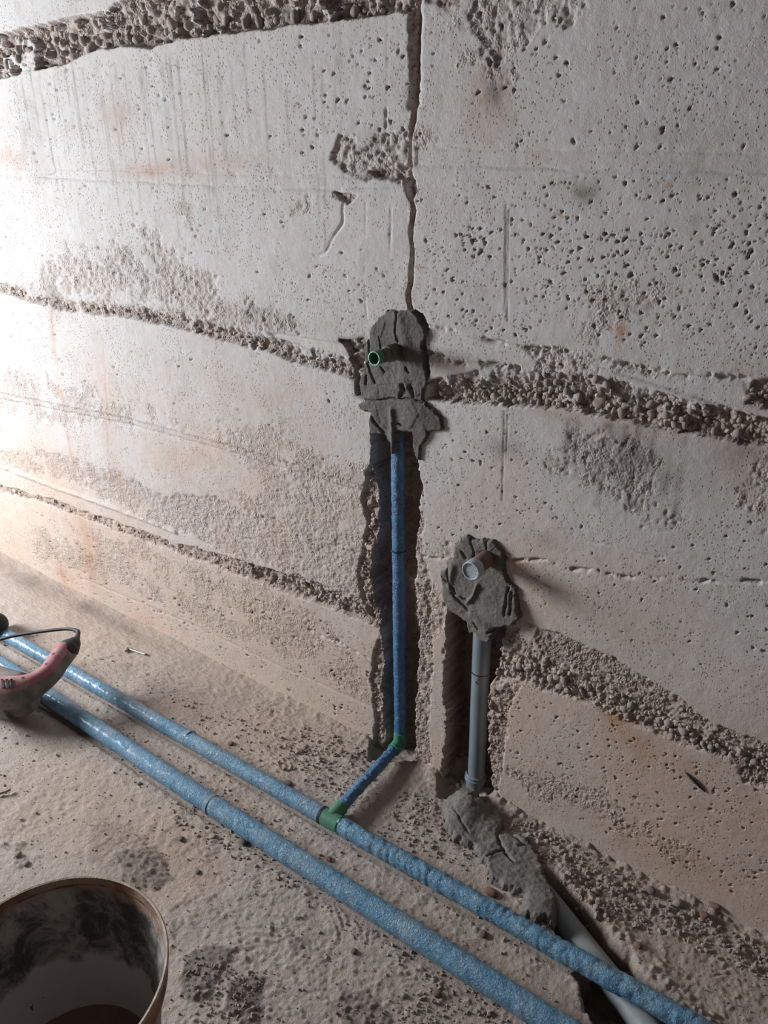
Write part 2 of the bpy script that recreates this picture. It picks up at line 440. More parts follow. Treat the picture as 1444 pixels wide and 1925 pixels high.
Wl.ridge([(-0.9099,1.513),(-0.6676,1.509),(-0.2831,1.504)], .004, .0022, .6, 1)
Wl.ridge([(-0.9093,1.481),(-0.5658,1.476),(-0.2771,1.473)], .003, .0018, .6, 2)
Wl.ridge([(-2.395,1.467),(-1.884,1.465),(-1.481,1.461),(-1.016,1.459)], .004, .0026, .6, 3)
Wl.ridge([(-2.405,1.442),(-1.677,1.434),(-1.313,1.429),(-1.099,1.433)], .004, .0022, .7, 4)
Wl.ridge([(-3.28,0.6998),(-2.678,0.7358),(-1.922,0.781),(-1.37,0.7885),(-1.037,0.7805)], .006, -.0045, .3, 5)
Wl.ridge([(-3.301,0.6594),(-2.692,0.7002),(-1.928,0.7548),(-1.373,0.758),(-1.037,0.7554)], .005, .0040, .5, 6)
Wl.ridge([(-3.473,0.3297),(-2.8,0.4214),(-2.448,0.4233),(-2.138,0.4334),(-1.788,0.4361)], .007, -.006, .4, 7)
Wl.ridge([(-2.387,0.0737),(-1.792,0.1029),(-1.43,0.108),(-1.026,0.1199)], .005, .0016, .7, 8)
Wl.ridge([(-0.875,1.179),(-0.778,1.169),(-0.6259,1.165),(-0.5193,1.163),(-0.4005,1.153),(-0.2175,1.167)], .005, .006, .9, 9, .006)
Wl.ridge([(-0.8734,1.121),(-0.8131,1.114),(-0.7505,1.117),(-0.6651,1.121)], .006, .010, .9, 10, .006)
Wl.ridge([(-0.8911,0.6302),(-0.5975,0.7181),(-0.5254,0.7248),(-0.3929,0.7464),(-0.2379,0.786),(-0.1487,0.8143)], .0035, .0065, 1.0, 11, .008)
Wl.ridge([(-0.87,0.7985),(-0.6675,0.8074),(-0.4873,0.798),(-0.3289,0.806)], .003, .0012, 1.0, 12)
Wl.ridge([(-1.25,0.2841),(-1.134,0.2862),(-1.025,0.2711)], .004, .005, 1.0, 13, .008)
# a fin of mortar and the cold joint running down from the ceiling
Wl.ridge([(-0.9126,1.797),(-0.9151,1.701),(-0.9176,1.59),(-0.9204,1.546),(-0.9217,1.481),(-0.9236,1.448),(-0.9192,1.415),(-0.9181,1.355),(-0.9206,1.198)], .0031, .015, .6, 14, .010)
sm = [(-0.9126,1.797),(-0.9151,1.701),(-0.9176,1.59),(-0.9204,1.546),(-0.9217,1.481),(-0.9236,1.448),(-0.9192,1.415),(-0.9181,1.355),(-0.9206,1.198)]
Wl.stroke('rough', sm, .005, 1.2, .02, 3); Wl.stroke('rust', sm, .006, .45, .03, 3)
Wl.ridge([(-0.9183,1.797),(-0.9166,1.717),(-0.9152,1.59)], .009, .013, .8, 15, .012)
Wl.ridge([(-0.977,1.739),(-0.978,1.663),(-0.9803,1.583),(-0.9815,1.547)], .003, .0025, 1.0, 12, .004)
Wl.ridge([(-1.031,1.411),(-1.036,1.263),(-1.032,1.174)], .002, .0015, 1.0, 13, .003)
Wl.ridge([(-0.9668,1.408),(-0.9703,1.29)], .002, .0015, 1.0, 13, .003)
for i, (a, b) in enumerate([((-0.7105,1.416), (-0.6986,1.227)), ((-0.7044,1.408), (-0.6929,1.212)), ((-0.685,1.028), (-0.6772,0.8358)), ((-0.6775,1.024), (-0.6752,0.9441))]):
    Wl.ridge([a, b], .0016, .0015, .5, i, .001); Wl.stroke('dark', [a, b], .0022, .7, .02, i)

# honeycombed bands where the concrete did not fill the form
top = [(-2.82,1.652),(-2.483,1.682),(-2.309,1.691),(-2.147,1.703),(-2.001,1.708),(-1.928,1.724),(-1.849,1.733),(-1.746,1.733),(-1.664,1.723),(-1.548,1.734),(-1.363,1.734),(-1.199,1.735),(-1.09,1.735),(-0.9891,1.735),(-0.9227,1.733),(-0.9171,1.797),(-0.9193,1.903),(-1.571,1.997),(-1.684,1.839),(-1.799,1.808),(-2.018,1.804),(-2.269,1.794),(-2.745,1.792)]
Wl.honey(top, .030, .026, .017, .003, .006, sd=1, es=.03)
Wl.honey([(-0.8114,1.801),(-0.5745,1.774),(-0.5888,1.713),(-0.6131,1.69),(-0.6446,1.681),(-0.68,1.65),(-0.7124,1.62),(-0.7475,1.605),(-0.7753,1.627),(-0.7937,1.668),(-0.8173,1.71)], .004, .013, .005, .004, .03, .43, sd=2)
Wl.honey([(-0.8493,1.696),(-0.6817,1.669),(-0.7172,1.616),(-0.7472,1.601),(-0.8351,1.621)], .0, .012, .004, .004, .02, .52, sd=6)
Wl.honey([(-0.873,1.738),(-0.6877,1.736),(-0.6282,1.702),(-0.7532,1.689),(-0.861,1.713)], .0, .012, .003, .004, .02, .5, sd=7)
Wl.honey([(-0.9019,1.772),(-0.82,1.764),(-0.8295,1.74),(-0.8978,1.742)], .004, .012, .004, .003, .01, sd=7)
seamp = [(-1.096,1.527),(-1.015,1.538),(-0.9241,1.55),(-0.9224,1.453),(-0.9697,1.457),(-1.029,1.451),(-1.084,1.465),(-1.119,1.49)]
Wl.honey(seamp, .005, .013, .008, .004, .02, .30, sd=3)
Wl.honey([(-1.025,1.469),(-0.9697,1.473),(-0.9205,1.483),(-0.92,1.461),(-0.9503,1.454),(-0.9893,1.456),(-1.016,1.459)], .016, .016, .010, .003, .006, sd=4)
Wl.honey([(-0.917,1.559),(-0.8725,1.55),(-0.8634,1.523),(-0.8892,1.509),(-0.9136,1.514)], .0, .011, .004, .003, .02, .45, sd=4)
Wl.honey([(-1.117,1.429),(-1.078,1.428),(-1.054,1.423),(-1.079,1.405),(-1.1,1.413)], .012, .012, .008, .002, .005, sd=5)
Wl.strip([(-0.9414,1.456),(-0.9251,1.462),(-0.9112,1.453),(-0.9095,1.434),(-0.9192,1.416),(-0.9309,1.432)], .014, .002, .004, 5)
Wl.honey([(-1.268,1.382),(-1.173,1.423),(-1.099,1.435),(-1.085,1.418),(-1.159,1.397),(-1.222,1.373),(-1.261,1.369)], .001, .010, .004, .003, .015, .46, sd=6)
Wl.ridge([(-1.089,1.404),(-1.094,1.367),(-1.117,1.339),(-1.145,1.305),(-1.179,1.299)], .003, .003, .8, 3, .006)
Wl.honey([(-0.9302,1.767),(-0.9085,1.765),(-0.9093,1.7),(-0.91,1.625),(-0.9115,1.585),(-0.9199,1.585),(-0.9262,1.668)], .006, .011, .008, .002, .008, sd=9)
# long band left of the chase
bandA = [(-3.121,1.083),(-2.529,1.121),(-2.308,1.147),(-2.254,1.179),(-2.071,1.208),(-1.872,1.223),(-1.655,1.213),(-1.445,1.164),(-1.375,1.135),(-1.343,1.098),(-1.239,1.091),(-1.109,1.093),(-1.067,1.063),(-1.043,1.028),(-1.111,1.038),(-1.242,1.047),(-1.346,1.058),(-1.495,1.068),(-1.678,1.079),(-1.857,1.081),(-2.192,1.067),(-2.36,1.077),(-2.541,1.09),(-3.142,1.043)]
Wl.honey(bandA, .012, .018, .012, .003, .007, sd=2, low=[(-3.142,1.043),(-2.541,1.091),(-2.191,1.07),(-1.857,1.084),(-1.677,1.084),(-1.494,1.074),(-1.345,1.065),(-1.242,1.054),(-1.111,1.044),(-1.043,1.032)], L=.030)
Wl.honey([(-2.323,1.102),(-2.239,1.226),(-2.105,1.272),(-1.826,1.328),(-1.697,1.327),(-1.643,1.279),(-1.478,1.202),(-1.335,1.177),(-1.236,1.139),(-1.342,1.101),(-1.488,1.123),(-1.972,1.106)], .002, .014, .006, .005, .04, .43, sd=3)
Wl.honey([(-1.624,1.393),(-1.528,1.39),(-1.5,1.325),(-1.54,1.31),(-1.595,1.332)], .0, .011, .004, .004, .02, .45, sd=8)
Wl.strip([(-1.333,1.107),(-1.238,1.111),(-1.109,1.113),(-1.067,1.095),(-1.087,1.08),(-1.173,1.082),(-1.274,1.086)], .0045, .002, .003, 8)
Wl.honey([(-2.643,0.8275),(-2.251,0.8689),(-1.905,0.858),(-1.609,0.8329),(-1.33,0.8149),(-1.021,0.801),(-1.021,0.7526),(-1.337,0.7242),(-1.623,0.7359),(-1.928,0.7548),(-2.307,0.68),(-2.707,0.6618)], .0006, .012, .0032, .006, .05, .47, sd=9)
Wl.honey([(-1.559,0.8876),(-1.116,0.8744),(-1.021,0.8282),(-1.022,0.6597),(-1.193,0.6708),(-1.476,0.7218)], .0, .011, .0022, .008, .06, .47, sd=10)
Wl.honey([(-3.304,0.3904),(-2.769,0.5013),(-2.341,0.5667),(-2.073,0.5824),(-1.869,0.5412),(-1.643,0.5995),(-1.387,0.602),(-1.023,0.5855),(-1.024,0.4295),(-1.28,0.4373),(-1.531,0.424),(-1.863,0.4423),(-2.13,0.4646),(-2.466,0.4702),(-3.344,0.3099)], .0026, .011, .004, .004, .03, .30, sd=11)
Wl.honey([(-1.377,0.7146),(-1.022,0.7173),(-1.023,0.5704),(-1.389,0.5688),(-1.597,0.6115)], .0008, .010, .0034, .005, .05, .42, sd=14)
bandD = [(-3.595,0.1883),(-2.833,0.3337),(-2.466,0.3667),(-2.151,0.3805),(-1.795,0.397),(-1.531,0.424),(-1.28,0.4459),(-1.129,0.4481),(-1.015,0.4488),(-1.004,0.3887),(-1.131,0.3897),(-1.284,0.3817),(-1.515,0.3722),(-1.8,0.3632),(-2.159,0.3438),(-2.473,0.3437),(-2.846,0.3013),(-3.611,0.1586)]
Wl.honey(bandD, .006, .016, .009, .004, .012, sd=12)
Wl.honey([(-1.466,0.4239),(-1.28,0.4408),(-1.13,0.4365),(-1.02,0.4308),(-1.014,0.3879),(-1.131,0.3897),(-1.284,0.3817),(-1.448,0.3839)], .013, .020, .012, .003, .008, sd=13)
Wl.honey([(-1.172,0.2885),(-1.097,0.3014),(-1.008,0.2957),(-1.004,0.2543),(-1.098,0.2523)], .003, .012, .006, .003, .02, .42, sd=14)
Wl.honey([(-1.808,0.3167),(-1.587,0.3332),(-1.371,0.3006),(-1.293,0.2402),(-1.464,0.2288),(-1.696,0.2388)], .0, .011, .003, .004, .04, .50, sd=3)
# pebble band right of the chase
bandP = [(-0.869,1.063),(-0.8117,1.083),(-0.7438,1.107),(-0.7033,1.132),(-0.6531,1.156),(-0.594,1.174),(-0.5254,1.172),(-0.5071,1.147),(-0.4762,1.142),(-0.4594,1.127),(-0.3957,1.121),(-0.3304,1.115),(-0.2725,1.111),(-0.205,1.103),(-0.0181,1.123),(-0.0042,1.066),(-0.1967,1.06),(-0.2327,1.057),(-0.3206,1.056),(-0.4153,1.057),(-0.4861,1.058),(-0.5821,1.054),(-0.7454,1.031),(-0.8706,1.023)]
Wl.honey(bandP, .023, .017, .012, .002, .005, sd=5, es=.03, low=[(-0.8707,1.025),(-0.7457,1.036),(-0.5825,1.058),(-0.4867,1.063),(-0.4162,1.063),(-0.3215,1.061),(-0.2338,1.062),(-0.1977,1.066),(-0.0066,1.075)], L=.052)
Wl.honey([(-0.683,1.173),(-0.5313,1.178),(-0.4296,1.158),(-0.3295,1.164),(-0.2165,1.162),(-0.2132,1.145),(-0.2638,1.134),(-0.3345,1.14),(-0.4283,1.149),(-0.5273,1.144),(-0.6347,1.138)], .001, .013, .006, .003, .02, .45, sd=7)
Wl.honey([(-0.261,1.164),(-0.2172,1.166),(-0.1005,1.175),(-0.0913,1.134),(-0.2076,1.116),(-0.2451,1.123)], .014, .017, .010, .003, .01, sd=8)
Wl.honey([(-0.5798,1.031),(-0.4636,1.043),(-0.3288,1.05),(-0.3072,0.9744),(-0.3056,0.9068),(-0.3879,0.8619),(-0.4627,0.8694),(-0.52,0.8886),(-0.5678,0.9111)], .0006, .011, .0042, .004, .05, .475, sd=9)
Wl.honey([(-0.2668,1.004),(-0.0762,1.067),(-0.0466,0.9349),(-0.2288,0.8914)], .0006, .011, .004, .004, .04, .46, sd=10)
Wl.honey([(-0.3855,0.7703),(-0.286,0.7857),(-0.2825,0.7639),(-0.3391,0.7385)], .0, .010, .003, .003, .02, .45, sd=10)
# lower right band
Wl.honey([(-0.6422,0.5574),(-0.5837,0.563),(-0.4715,0.558),(-0.3895,0.5556),(-0.3131,0.5263),(-0.2402,0.503),(-0.1805,0.4832),(-0.0836,0.4805),(0.1353,0.4909),(0.1539,0.4144),(-0.0696,0.4089),(-0.1301,0.4089),(-0.1914,0.41),(-0.3554,0.403),(-0.4402,0.4122),(-0.607,0.4004),(-0.6623,0.3572),(-0.6742,0.4283)], .004, .010, .0055, .004, .014, sd=11)
Wl.honey([(-0.6689,0.453),(-0.5757,0.4729),(-0.4869,0.4768),(-0.3895,0.4671),(-0.2981,0.4618),(-0.1997,0.4467),(-0.0783,0.4533),(0.1432,0.4584),(0.1566,0.4032),(-0.0696,0.4089),(-0.1301,0.4089),(-0.1914,0.41),(-0.3554,0.403),(-0.4402,0.4122),(-0.607,0.4004),(-0.6693,0.354)], .008, .018, .011, .004, .012, sd=12)
Wl.honey([(-0.6894,0.5108),(-0.6154,0.5536),(-0.5898,0.4051),(-0.617,0.316),(-0.6271,0.1646),(-0.6585,0.0786),(-0.6816,0.2526)], .004, .014, .007, .004, .012, sd=13)
Wl.honey([(-0.6556,0.1493),(-0.5506,0.1894),(-0.3806,0.2043),(-0.2314,0.1685),(-0.1316,0.1084),(-0.2158,0.066),(-0.4073,0.107),(-0.6271,0.0614)], .0, .010, .0034, .005, .05, .46, sd=14)
Wl.honey([(-0.1313,0.4042),(-0.0724,0.4234),(-0.0653,0.3869),(-0.1064,0.377)], .006, .014, .008, .003, .01, sd=5)
# crumbly margins of the chases
Wl.honey([(-1.014,0.8564),(-1.002,0.7644),(-1.003,0.6654),(-1.023,0.5704),(-1.024,0.4775),(-0.9968,0.4076),(-0.9731,0.3844),(-1.042,0.3986),(-1.065,0.4627),(-1.074,0.5384),(-1.052,0.6213),(-1.035,0.685),(-1.054,0.7371),(-1.037,0.8108)], .012, .015, .012, .004, .010, sd=6)
Wl.honey([(-0.9969,0.375),(-0.9796,0.1957),(-0.9793,-0.0248),(-1.024,-0.0488),(-1.019,0.105),(-1.029,0.2083),(-1.021,0.3152)], .010, .015, .010, .004, .010, sd=7)
Wl.honey([(-0.9061,0.8549),(-0.8767,0.836),(-0.8689,0.7589),(-0.8779,0.6458),(-0.8466,0.5987),(-0.8512,0.448),(-0.8324,0.3453),(-0.8437,0.1902),(-0.8286,0.0196),(-0.8966,-0.0179),(-0.9091,0.6927)], .003, .012, .006, .003, .012, sd=8)
Wl.honey([(-0.8197,0.5934),(-0.7944,0.5149),(-0.8068,0.45),(-0.7813,0.383),(-0.798,0.3441),(-0.8441,0.4197),(-0.8774,0.4993),(-0.8636,0.5638)], .003, .012, .005, .004, .015, .40, sd=9)
Wl.honey([(-0.889,0.6706),(-0.802,0.6969),(-0.8003,0.6562),(-0.8881,0.6312)], .001, .010, .004, .003, .01, .40, sd=1)
Wl.honey([(-0.6793,0.2861),(-0.6306,0.3094),(-0.6247,0.1321),(-0.6319,0.0231),(-0.6659,0.0029)], .003, .012, .005, .003, .010, sd=10)

Wl.honey([(-2.632,0.2792),(-1.88,0.3521),(-1.285,0.3675),(-1.025,0.3474),(-1.026,0.1199),(-1.429,0.1282),(-2.068,0.1067),(-2.711,0.0493)], .0, .011, .0028, .004, .05, .50, sd=4)
Wl.honey([(-0.8212,1.301),(-0.2488,1.328),(-0.23,1.231),(-0.64,1.198)], .0, .011, .0022, .004, .05, .58, sd=5)
# bugholes
full = [(-2.478,1.696),(-0.9294,1.718),(-0.9204,1.187),(-1.078,1.122),(-1.444,1.179),(-2.696,1.196)]
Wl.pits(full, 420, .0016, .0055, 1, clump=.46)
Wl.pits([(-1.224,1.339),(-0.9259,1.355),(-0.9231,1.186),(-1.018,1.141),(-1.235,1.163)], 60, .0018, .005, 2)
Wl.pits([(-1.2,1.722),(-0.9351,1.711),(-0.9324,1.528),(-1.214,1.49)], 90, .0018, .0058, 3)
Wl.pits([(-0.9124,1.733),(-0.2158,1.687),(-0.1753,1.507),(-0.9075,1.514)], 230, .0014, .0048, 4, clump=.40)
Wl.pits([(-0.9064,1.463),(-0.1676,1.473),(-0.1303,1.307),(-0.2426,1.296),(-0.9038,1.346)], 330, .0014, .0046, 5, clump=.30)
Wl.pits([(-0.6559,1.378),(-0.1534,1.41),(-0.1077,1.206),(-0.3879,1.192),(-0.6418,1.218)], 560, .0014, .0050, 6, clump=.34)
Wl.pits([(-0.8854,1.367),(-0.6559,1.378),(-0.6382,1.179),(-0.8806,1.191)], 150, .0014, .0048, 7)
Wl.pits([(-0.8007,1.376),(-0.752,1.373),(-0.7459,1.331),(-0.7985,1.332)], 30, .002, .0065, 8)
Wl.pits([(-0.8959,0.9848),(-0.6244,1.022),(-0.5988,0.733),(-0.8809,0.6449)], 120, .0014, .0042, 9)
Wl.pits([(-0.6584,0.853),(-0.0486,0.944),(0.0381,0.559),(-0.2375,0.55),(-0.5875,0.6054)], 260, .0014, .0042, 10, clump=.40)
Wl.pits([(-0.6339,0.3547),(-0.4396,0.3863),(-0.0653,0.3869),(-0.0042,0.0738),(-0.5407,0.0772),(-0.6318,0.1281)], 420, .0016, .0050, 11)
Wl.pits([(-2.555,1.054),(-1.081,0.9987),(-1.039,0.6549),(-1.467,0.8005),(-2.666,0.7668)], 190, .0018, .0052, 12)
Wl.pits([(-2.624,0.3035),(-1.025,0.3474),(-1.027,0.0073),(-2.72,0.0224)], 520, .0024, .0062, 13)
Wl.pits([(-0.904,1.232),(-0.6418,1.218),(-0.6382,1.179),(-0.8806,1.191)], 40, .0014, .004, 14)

# the two chases
def chase(poly, depth, soft, en, sd):
    q = Wl.box(poly, .06); U, V = Wl.U[q], Wl.V[q]
    s = sdf(U, V, poly)+(fbm(U, V, .035, 5, sd, .68)-.5)*en*2
    m = smooth(soft, -soft, s)
    w1_, w2_, w3_ = worley(U, V, .022, sd+6)
    back = depth+(fbm(U, V, .06, 4, sd+2)-.5)*.020+(fbm(U, V, .015, 3, sd+4)-.5)*.010+w1_*.008
    f1, f2, r = worley(U, V, .014, sd+3)
    side = 4*m*(1-m)
    Wl.d[q] = Wl.d[q]*(1-m)+m*back+side*(.5-f1)*.026+side*(fbm(U, V, .012, 4, sd+5, .7)-.5)*.03
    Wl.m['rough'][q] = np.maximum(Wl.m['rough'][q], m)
    Wl.m['rust'][q] = np.clip(Wl.m['rust'][q]+m*.50, 0, 1); Wl.m['dark'][q] = np.clip(Wl.m['dark'][q]*(1-m)+m*.50, 0, 1)  # browner cut concrete, plus the shade of the recess painted in
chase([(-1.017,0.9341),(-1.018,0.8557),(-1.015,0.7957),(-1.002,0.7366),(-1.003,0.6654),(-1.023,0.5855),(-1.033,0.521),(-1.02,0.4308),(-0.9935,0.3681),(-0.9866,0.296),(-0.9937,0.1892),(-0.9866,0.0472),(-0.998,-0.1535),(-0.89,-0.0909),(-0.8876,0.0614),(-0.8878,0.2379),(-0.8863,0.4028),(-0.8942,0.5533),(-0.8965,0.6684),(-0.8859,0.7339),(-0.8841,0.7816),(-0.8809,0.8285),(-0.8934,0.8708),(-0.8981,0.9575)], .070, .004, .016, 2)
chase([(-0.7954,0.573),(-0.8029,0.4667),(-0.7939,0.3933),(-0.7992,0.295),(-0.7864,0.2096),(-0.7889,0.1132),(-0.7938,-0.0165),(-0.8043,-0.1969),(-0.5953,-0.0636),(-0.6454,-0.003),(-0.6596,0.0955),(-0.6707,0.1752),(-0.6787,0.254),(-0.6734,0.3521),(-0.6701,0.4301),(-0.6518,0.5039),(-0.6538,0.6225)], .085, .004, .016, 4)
# torn hole left of the upper mortar
q = [(-1.109,1.118),(-1.043,1.131),(-1.027,1.105),(-1.043,1.054),(-1.047,0.9983),(-1.065,0.9989),(-1.068,1.031),(-1.073,1.062),(-1.086,1.092)]
Wl.honey(q, .026, .016, .014, .002, .005, sd=4); Wl.stroke('dark', q, .008, .8, .03, 3)
Wl.honey([(-0.8791,1.033),(-0.8669,1.082),(-0.8794,1.147),(-0.8724,1.179),(-0.8861,1.201),(-0.9075,1.21),(-0.8911,1.078)], .014, .014, .008, .002, .005, sd=6)

# colours that belong to the concrete: rust bleeds, form-oil, formwork stains
for i, (c, ru, rv, a) in enumerate([((-2.051,0.7305), .05, .30, .35), ((-2.286,0.2057), .07, .13, .85), ((-2.495,0.0488), .05, .07, .6), ((-1.712,1.464), .14, .020, .55), ((-1.478,1.483), .14, .020, .45), ((-2.33,1.489), .08, .03, .45),
        ((-0.7621,1.585), .035, .06, .60), ((-0.7236,1.563), .03, .03, .5), ((-1.816,1.582), .06, .04, .5), ((-0.4684,1.202), .008, .03, .9), ((-0.4687,1.219), .010, .010, .8), ((-0.4212,1.455), .006, .006, 1.0),
        ((-0.8255,1.105), .05, .02, .45), ((-0.3326,0.3886), .06, .045, .7), ((-0.3698,0.4059), .03, .02, .6), ((-0.1689,0.3269), .22, .09, .30), ((-0.2226,0.1105), .25, .07, .28), ((-0.4951,1.047), .2, .02, .45), ((-0.23,1.042), .05, .07, .55), ((-0.2398,1.182), .05, .02, .4),
        ((-0.6558,1.492), .02, .02, .4), ((-0.627,0.6956), .05, .01, .4), ((-2.024,0.0359), .12, .04, .35), ((-1.744,0.6928), .25, .1, .25), ((-1.357,0.9378), .3, .06, .25), ((-1.186,0.8037), .2, .1, .2)]):
    Wl.blob('rust', c, ru, rv, a, .05, i)
for i, (c, ru, rv, a) in enumerate([((-0.5665,1.441), .028, .022, .50), ((-0.6756,0.9499), .045, .022, .35), ((-0.5784,0.7769), .045, .02, .28), ((-0.7483,1.618), .035, .055, .3), ((-1.029,1.51), .06, .05, .25), ((-0.3817,1.477), .08, .03, .12), ((-0.3695,1.404), .01, .014, .35),
        ((-2.237,1.102), .04, .05, .40), ((-0.4272,0.9986), .12, .05, .30), ((-0.3797,0.9462), .10, .06, .28), ((-0.2317,1.051), .04, .05, .35), ((-1.849,1.225), .14, .06, .20), ((-2.198,1.554), .06, .12, .28), ((-2.082,0.5431), .35, .04, .15), ((-1.339,1.139), .2, .03, .2), ((-0.7468,1.595), .014, .02, .5),
        ((-0.4384,1.523), .08, .02, .15), ((-0.5418,0.9344), .05, .03, .12), ((-0.2014,0.3299), .02, .01, .2)]):
    Wl.blob('dark', c, ru, rv, a, .03, i)
for i in range(46):                                   # thin runs of dirty water below the top band
    rg = random.Random(i); px = -2.25+rg.random()*1.2; z0 = 1.72-.0*px-rg.random()*.05-(.12 if px > -1.5 else 0)*0; L = .08+rg.random()*.30
    Wl.stroke('dark', [(px, z0), (px+rg.uniform(-.004, .004), z0-L)], .003, .30, .03, i)
Wl.stroke('rust', [(-2.251,1.101),(-2.279,0.967),(-2.29,0.7564),(-2.301,0.4898)], .010, .55, .04, 2)
Wl.stroke('rust', [(-2.018,1.001),(-2.047,0.8),(-2.097,0.5394)], .005, .4, .04, 3)
Wl.stroke('rust', [(-1.525,1.064),(-1.53,0.951)], .005, .35, .04, 4)
for i, px in enumerate([(-0.5495,1.037),(-0.5308,1.035),(-0.4736,1.041),(-0.4636,1.043),(-0.4382,1.043),(-0.4148,1.053),(-0.3847,1.047),(-0.3521,1.05),(-0.3288,1.05)]):
    Wl.stroke('dark', [px, (px[0]+.004, px[1]-.06-.05*(i % 3))], .006, .45, .03, i)
for a, b in (((-0.6152,1.406), (-0.5965,1.401)), ((-0.9053,1.294), (-0.8834,1.293))): Wl.stroke('rust', [a, b], .002, 1., .05, 1)

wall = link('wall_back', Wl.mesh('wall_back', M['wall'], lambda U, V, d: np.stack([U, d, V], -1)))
tag(wall, 'bare cast concrete wall with honeycombed bands, pits and two cut pipe chases', None, kind='structure')

# ------------------------------------------------------------------ the floor
TH2 = np.radians(np.linspace(67.5, -12, 700))
fx = np.concatenate([np.linspace(-5.2, -3.3, 30), -1.3531*np.tan(TH2), np.linspace(.30, 1.6, 80)])
fy = np.concatenate([np.linspace(-3.4, -1.18, 60), np.linspace(-1.17, .13, 440)])
Fl = Field(fx, fy); U, V = Fl.U, Fl.V
Fl.d += (fbm(U, V, .5, 3, 4)-.5)*.010+(fbm(U, V, .08, 4, 5)-.5)*.007+(fbm(U, V, .022, 3, 6)-.5)*.0018
Fl.m['warm'] += np.clip(.55+.9*(fbm(U, V, .3, 4, 2)-.5)+.25*smooth(-.35, 0, V), 0, 1)
# crusty clods
pm = smooth(.42, .58, fbm(U, V, .22, 4, 9)); f1, f2, rr = worley(U, V, .014, 3); g1, g2, r3 = worley(U, V, .007, 6)
Fl.d += pm*(np.clip(.42-f1, 0, 1)*.012*rr**2)+(.2+.8*pm)*np.clip(.42-g1, 0, 1)*.0042*r3**2
w1 = np.sin((U*1.2+V*.7+.10*fbm(U, V, .10, 3, 3))*520); rdg = 1-np.abs(2*fbm(U, V, .035, 5, 2, .62)-1); Fl.d += (rdg**8)*.0030*smooth(.35, .6, fbm(U, V, .2, 3, 10))
rdg = 1-np.abs(2*fbm(U, V, .016, 4, 7, .62)-1); Fl.d += (rdg**6)*.0014-.0005
Fl.d += w1*.0004*smooth(.5, .62, fbm(U, V, .18, 3, 12))
# rubble bank against the wall foot
bank = np.exp(-np.clip(-V, 0, 9)/.045)*smooth(-1.6, -.6, U)+.5*np.exp(-np.clip(-V, 0, 9)/.03)
f1, f2, rr = worley(U, V, .019, 8)
Fl.d += bank*(.006+.018*(fbm(U, V, .09, 3, 7)-.2))+bank*np.clip(.5-f1, 0, 1)*.018*rr**2+bank*(fbm(U, V, .02, 4, 5, .65)-.5)*.012
Fl.m['rough'] += .5*bank*fbm(U, V, .05, 3, 3)
# right-hand rubble along the toe of the wall
toe = [(-0.6301,-0.0143),(-0.5132,-0.0128),(-0.3553,-0.0322),(-0.1942,-0.0359),(-0.1056,-0.0275),(0.0175,-0.0352),(0.1713,-0.0576),(0.1431,-0.1153),(-0.0391,-0.0765),(-0.1755,-0.094),(-0.3157,-0.1885),(-0.4716,-0.0986)]
q = Fl.box(toe, .05); u, v = Fl.U[q], Fl.V[q]; mm = smooth(.02, -.03, sdf(u, v, toe)+(fbm(u, v, .05, 3, 2)-.5)*.04)
f1, f2, rr = worley(u, v, .017, 2); g1, g2, r3 = worley(u, v, .009, 5)
Fl.d[q] += mm*(np.clip(.5-f1, 0, 1)*.018*rr**2+np.clip(.55-g1, 0, 1)*.009*r3+(fbm(u, v, .05, 4, 3)-.5)*.02); Fl.m['rough'][q] += mm*.4
# trodden tread marks
def tread(poly, ang, curv, pitch_, amp, sd):
    q = Fl.box(poly, .03); u, v = Fl.U[q], Fl.V[q]
    m = smooth(.012, -.015, sdf(u, v, poly)+(fbm(u, v, .03, 3, sd)-.5)*.03)
    c = np.array(poly).mean(0); x = u-c[0]; y = v-c[1]
    t = x*math.cos(ang)+y*math.sin(ang); s = y*math.cos(ang)-x*math.sin(ang)
    Fl.d[q] += m*amp*.8*smooth(.35, .6, fbm(u, v, .02, 3, sd+2))*np.sin((t+curv*s*s+.03*fbm(u, v, .04, 3, sd))*2*math.pi/pitch_)*(.3+.7*fbm(u, v, .03, 3, sd+1))*2
tread([(-1.477,-0.0999),(-1.425,-0.015),(-1.295,-0.0136),(-1.257,-0.1021),(-1.377,-0.1322)], .4, 4, .011, .0022, 1)
tread([(-1.292,-0.196),(-1.188,-0.1336),(-1.065,-0.0961),(-1.048,-0.2062),(-1.188,-0.2607)], 1.2, 6, .012, .0020, 2)
tread([(-0.1277,-0.0669),(-0.0786,-0.0463),(-0.005,-0.1343),(-0.0333,-0.1812),(-0.1011,-0.1216)], 2.2, .5, .014, .0018, 3)
tread([(-1.447,-0.6526),(-1.365,-0.5717),(-1.25,-0.6287),(-1.26,-0.7101),(-1.352,-0.703)], .2, 7, .012, .0018, 4)
tread([(-0.9238,-0.6319),(-0.8304,-0.5322),(-0.7293,-0.5797),(-0.7784,-0.685),(-0.8708,-0.6829)], 1.9, 3, .017, .0018, 5)
tread([(-0.8084,-0.4504),(-0.6774,-0.3883),(-0.6369,-0.4833),(-0.7421,-0.5301)], .9, 3, .016, .0016, 6)
tread([(-1.893,-0.1514),(-1.531,-0.0922),(-1.508,-0.1987),(-1.863,-0.2352)], 2.5, 2, .016, .0016, 7)
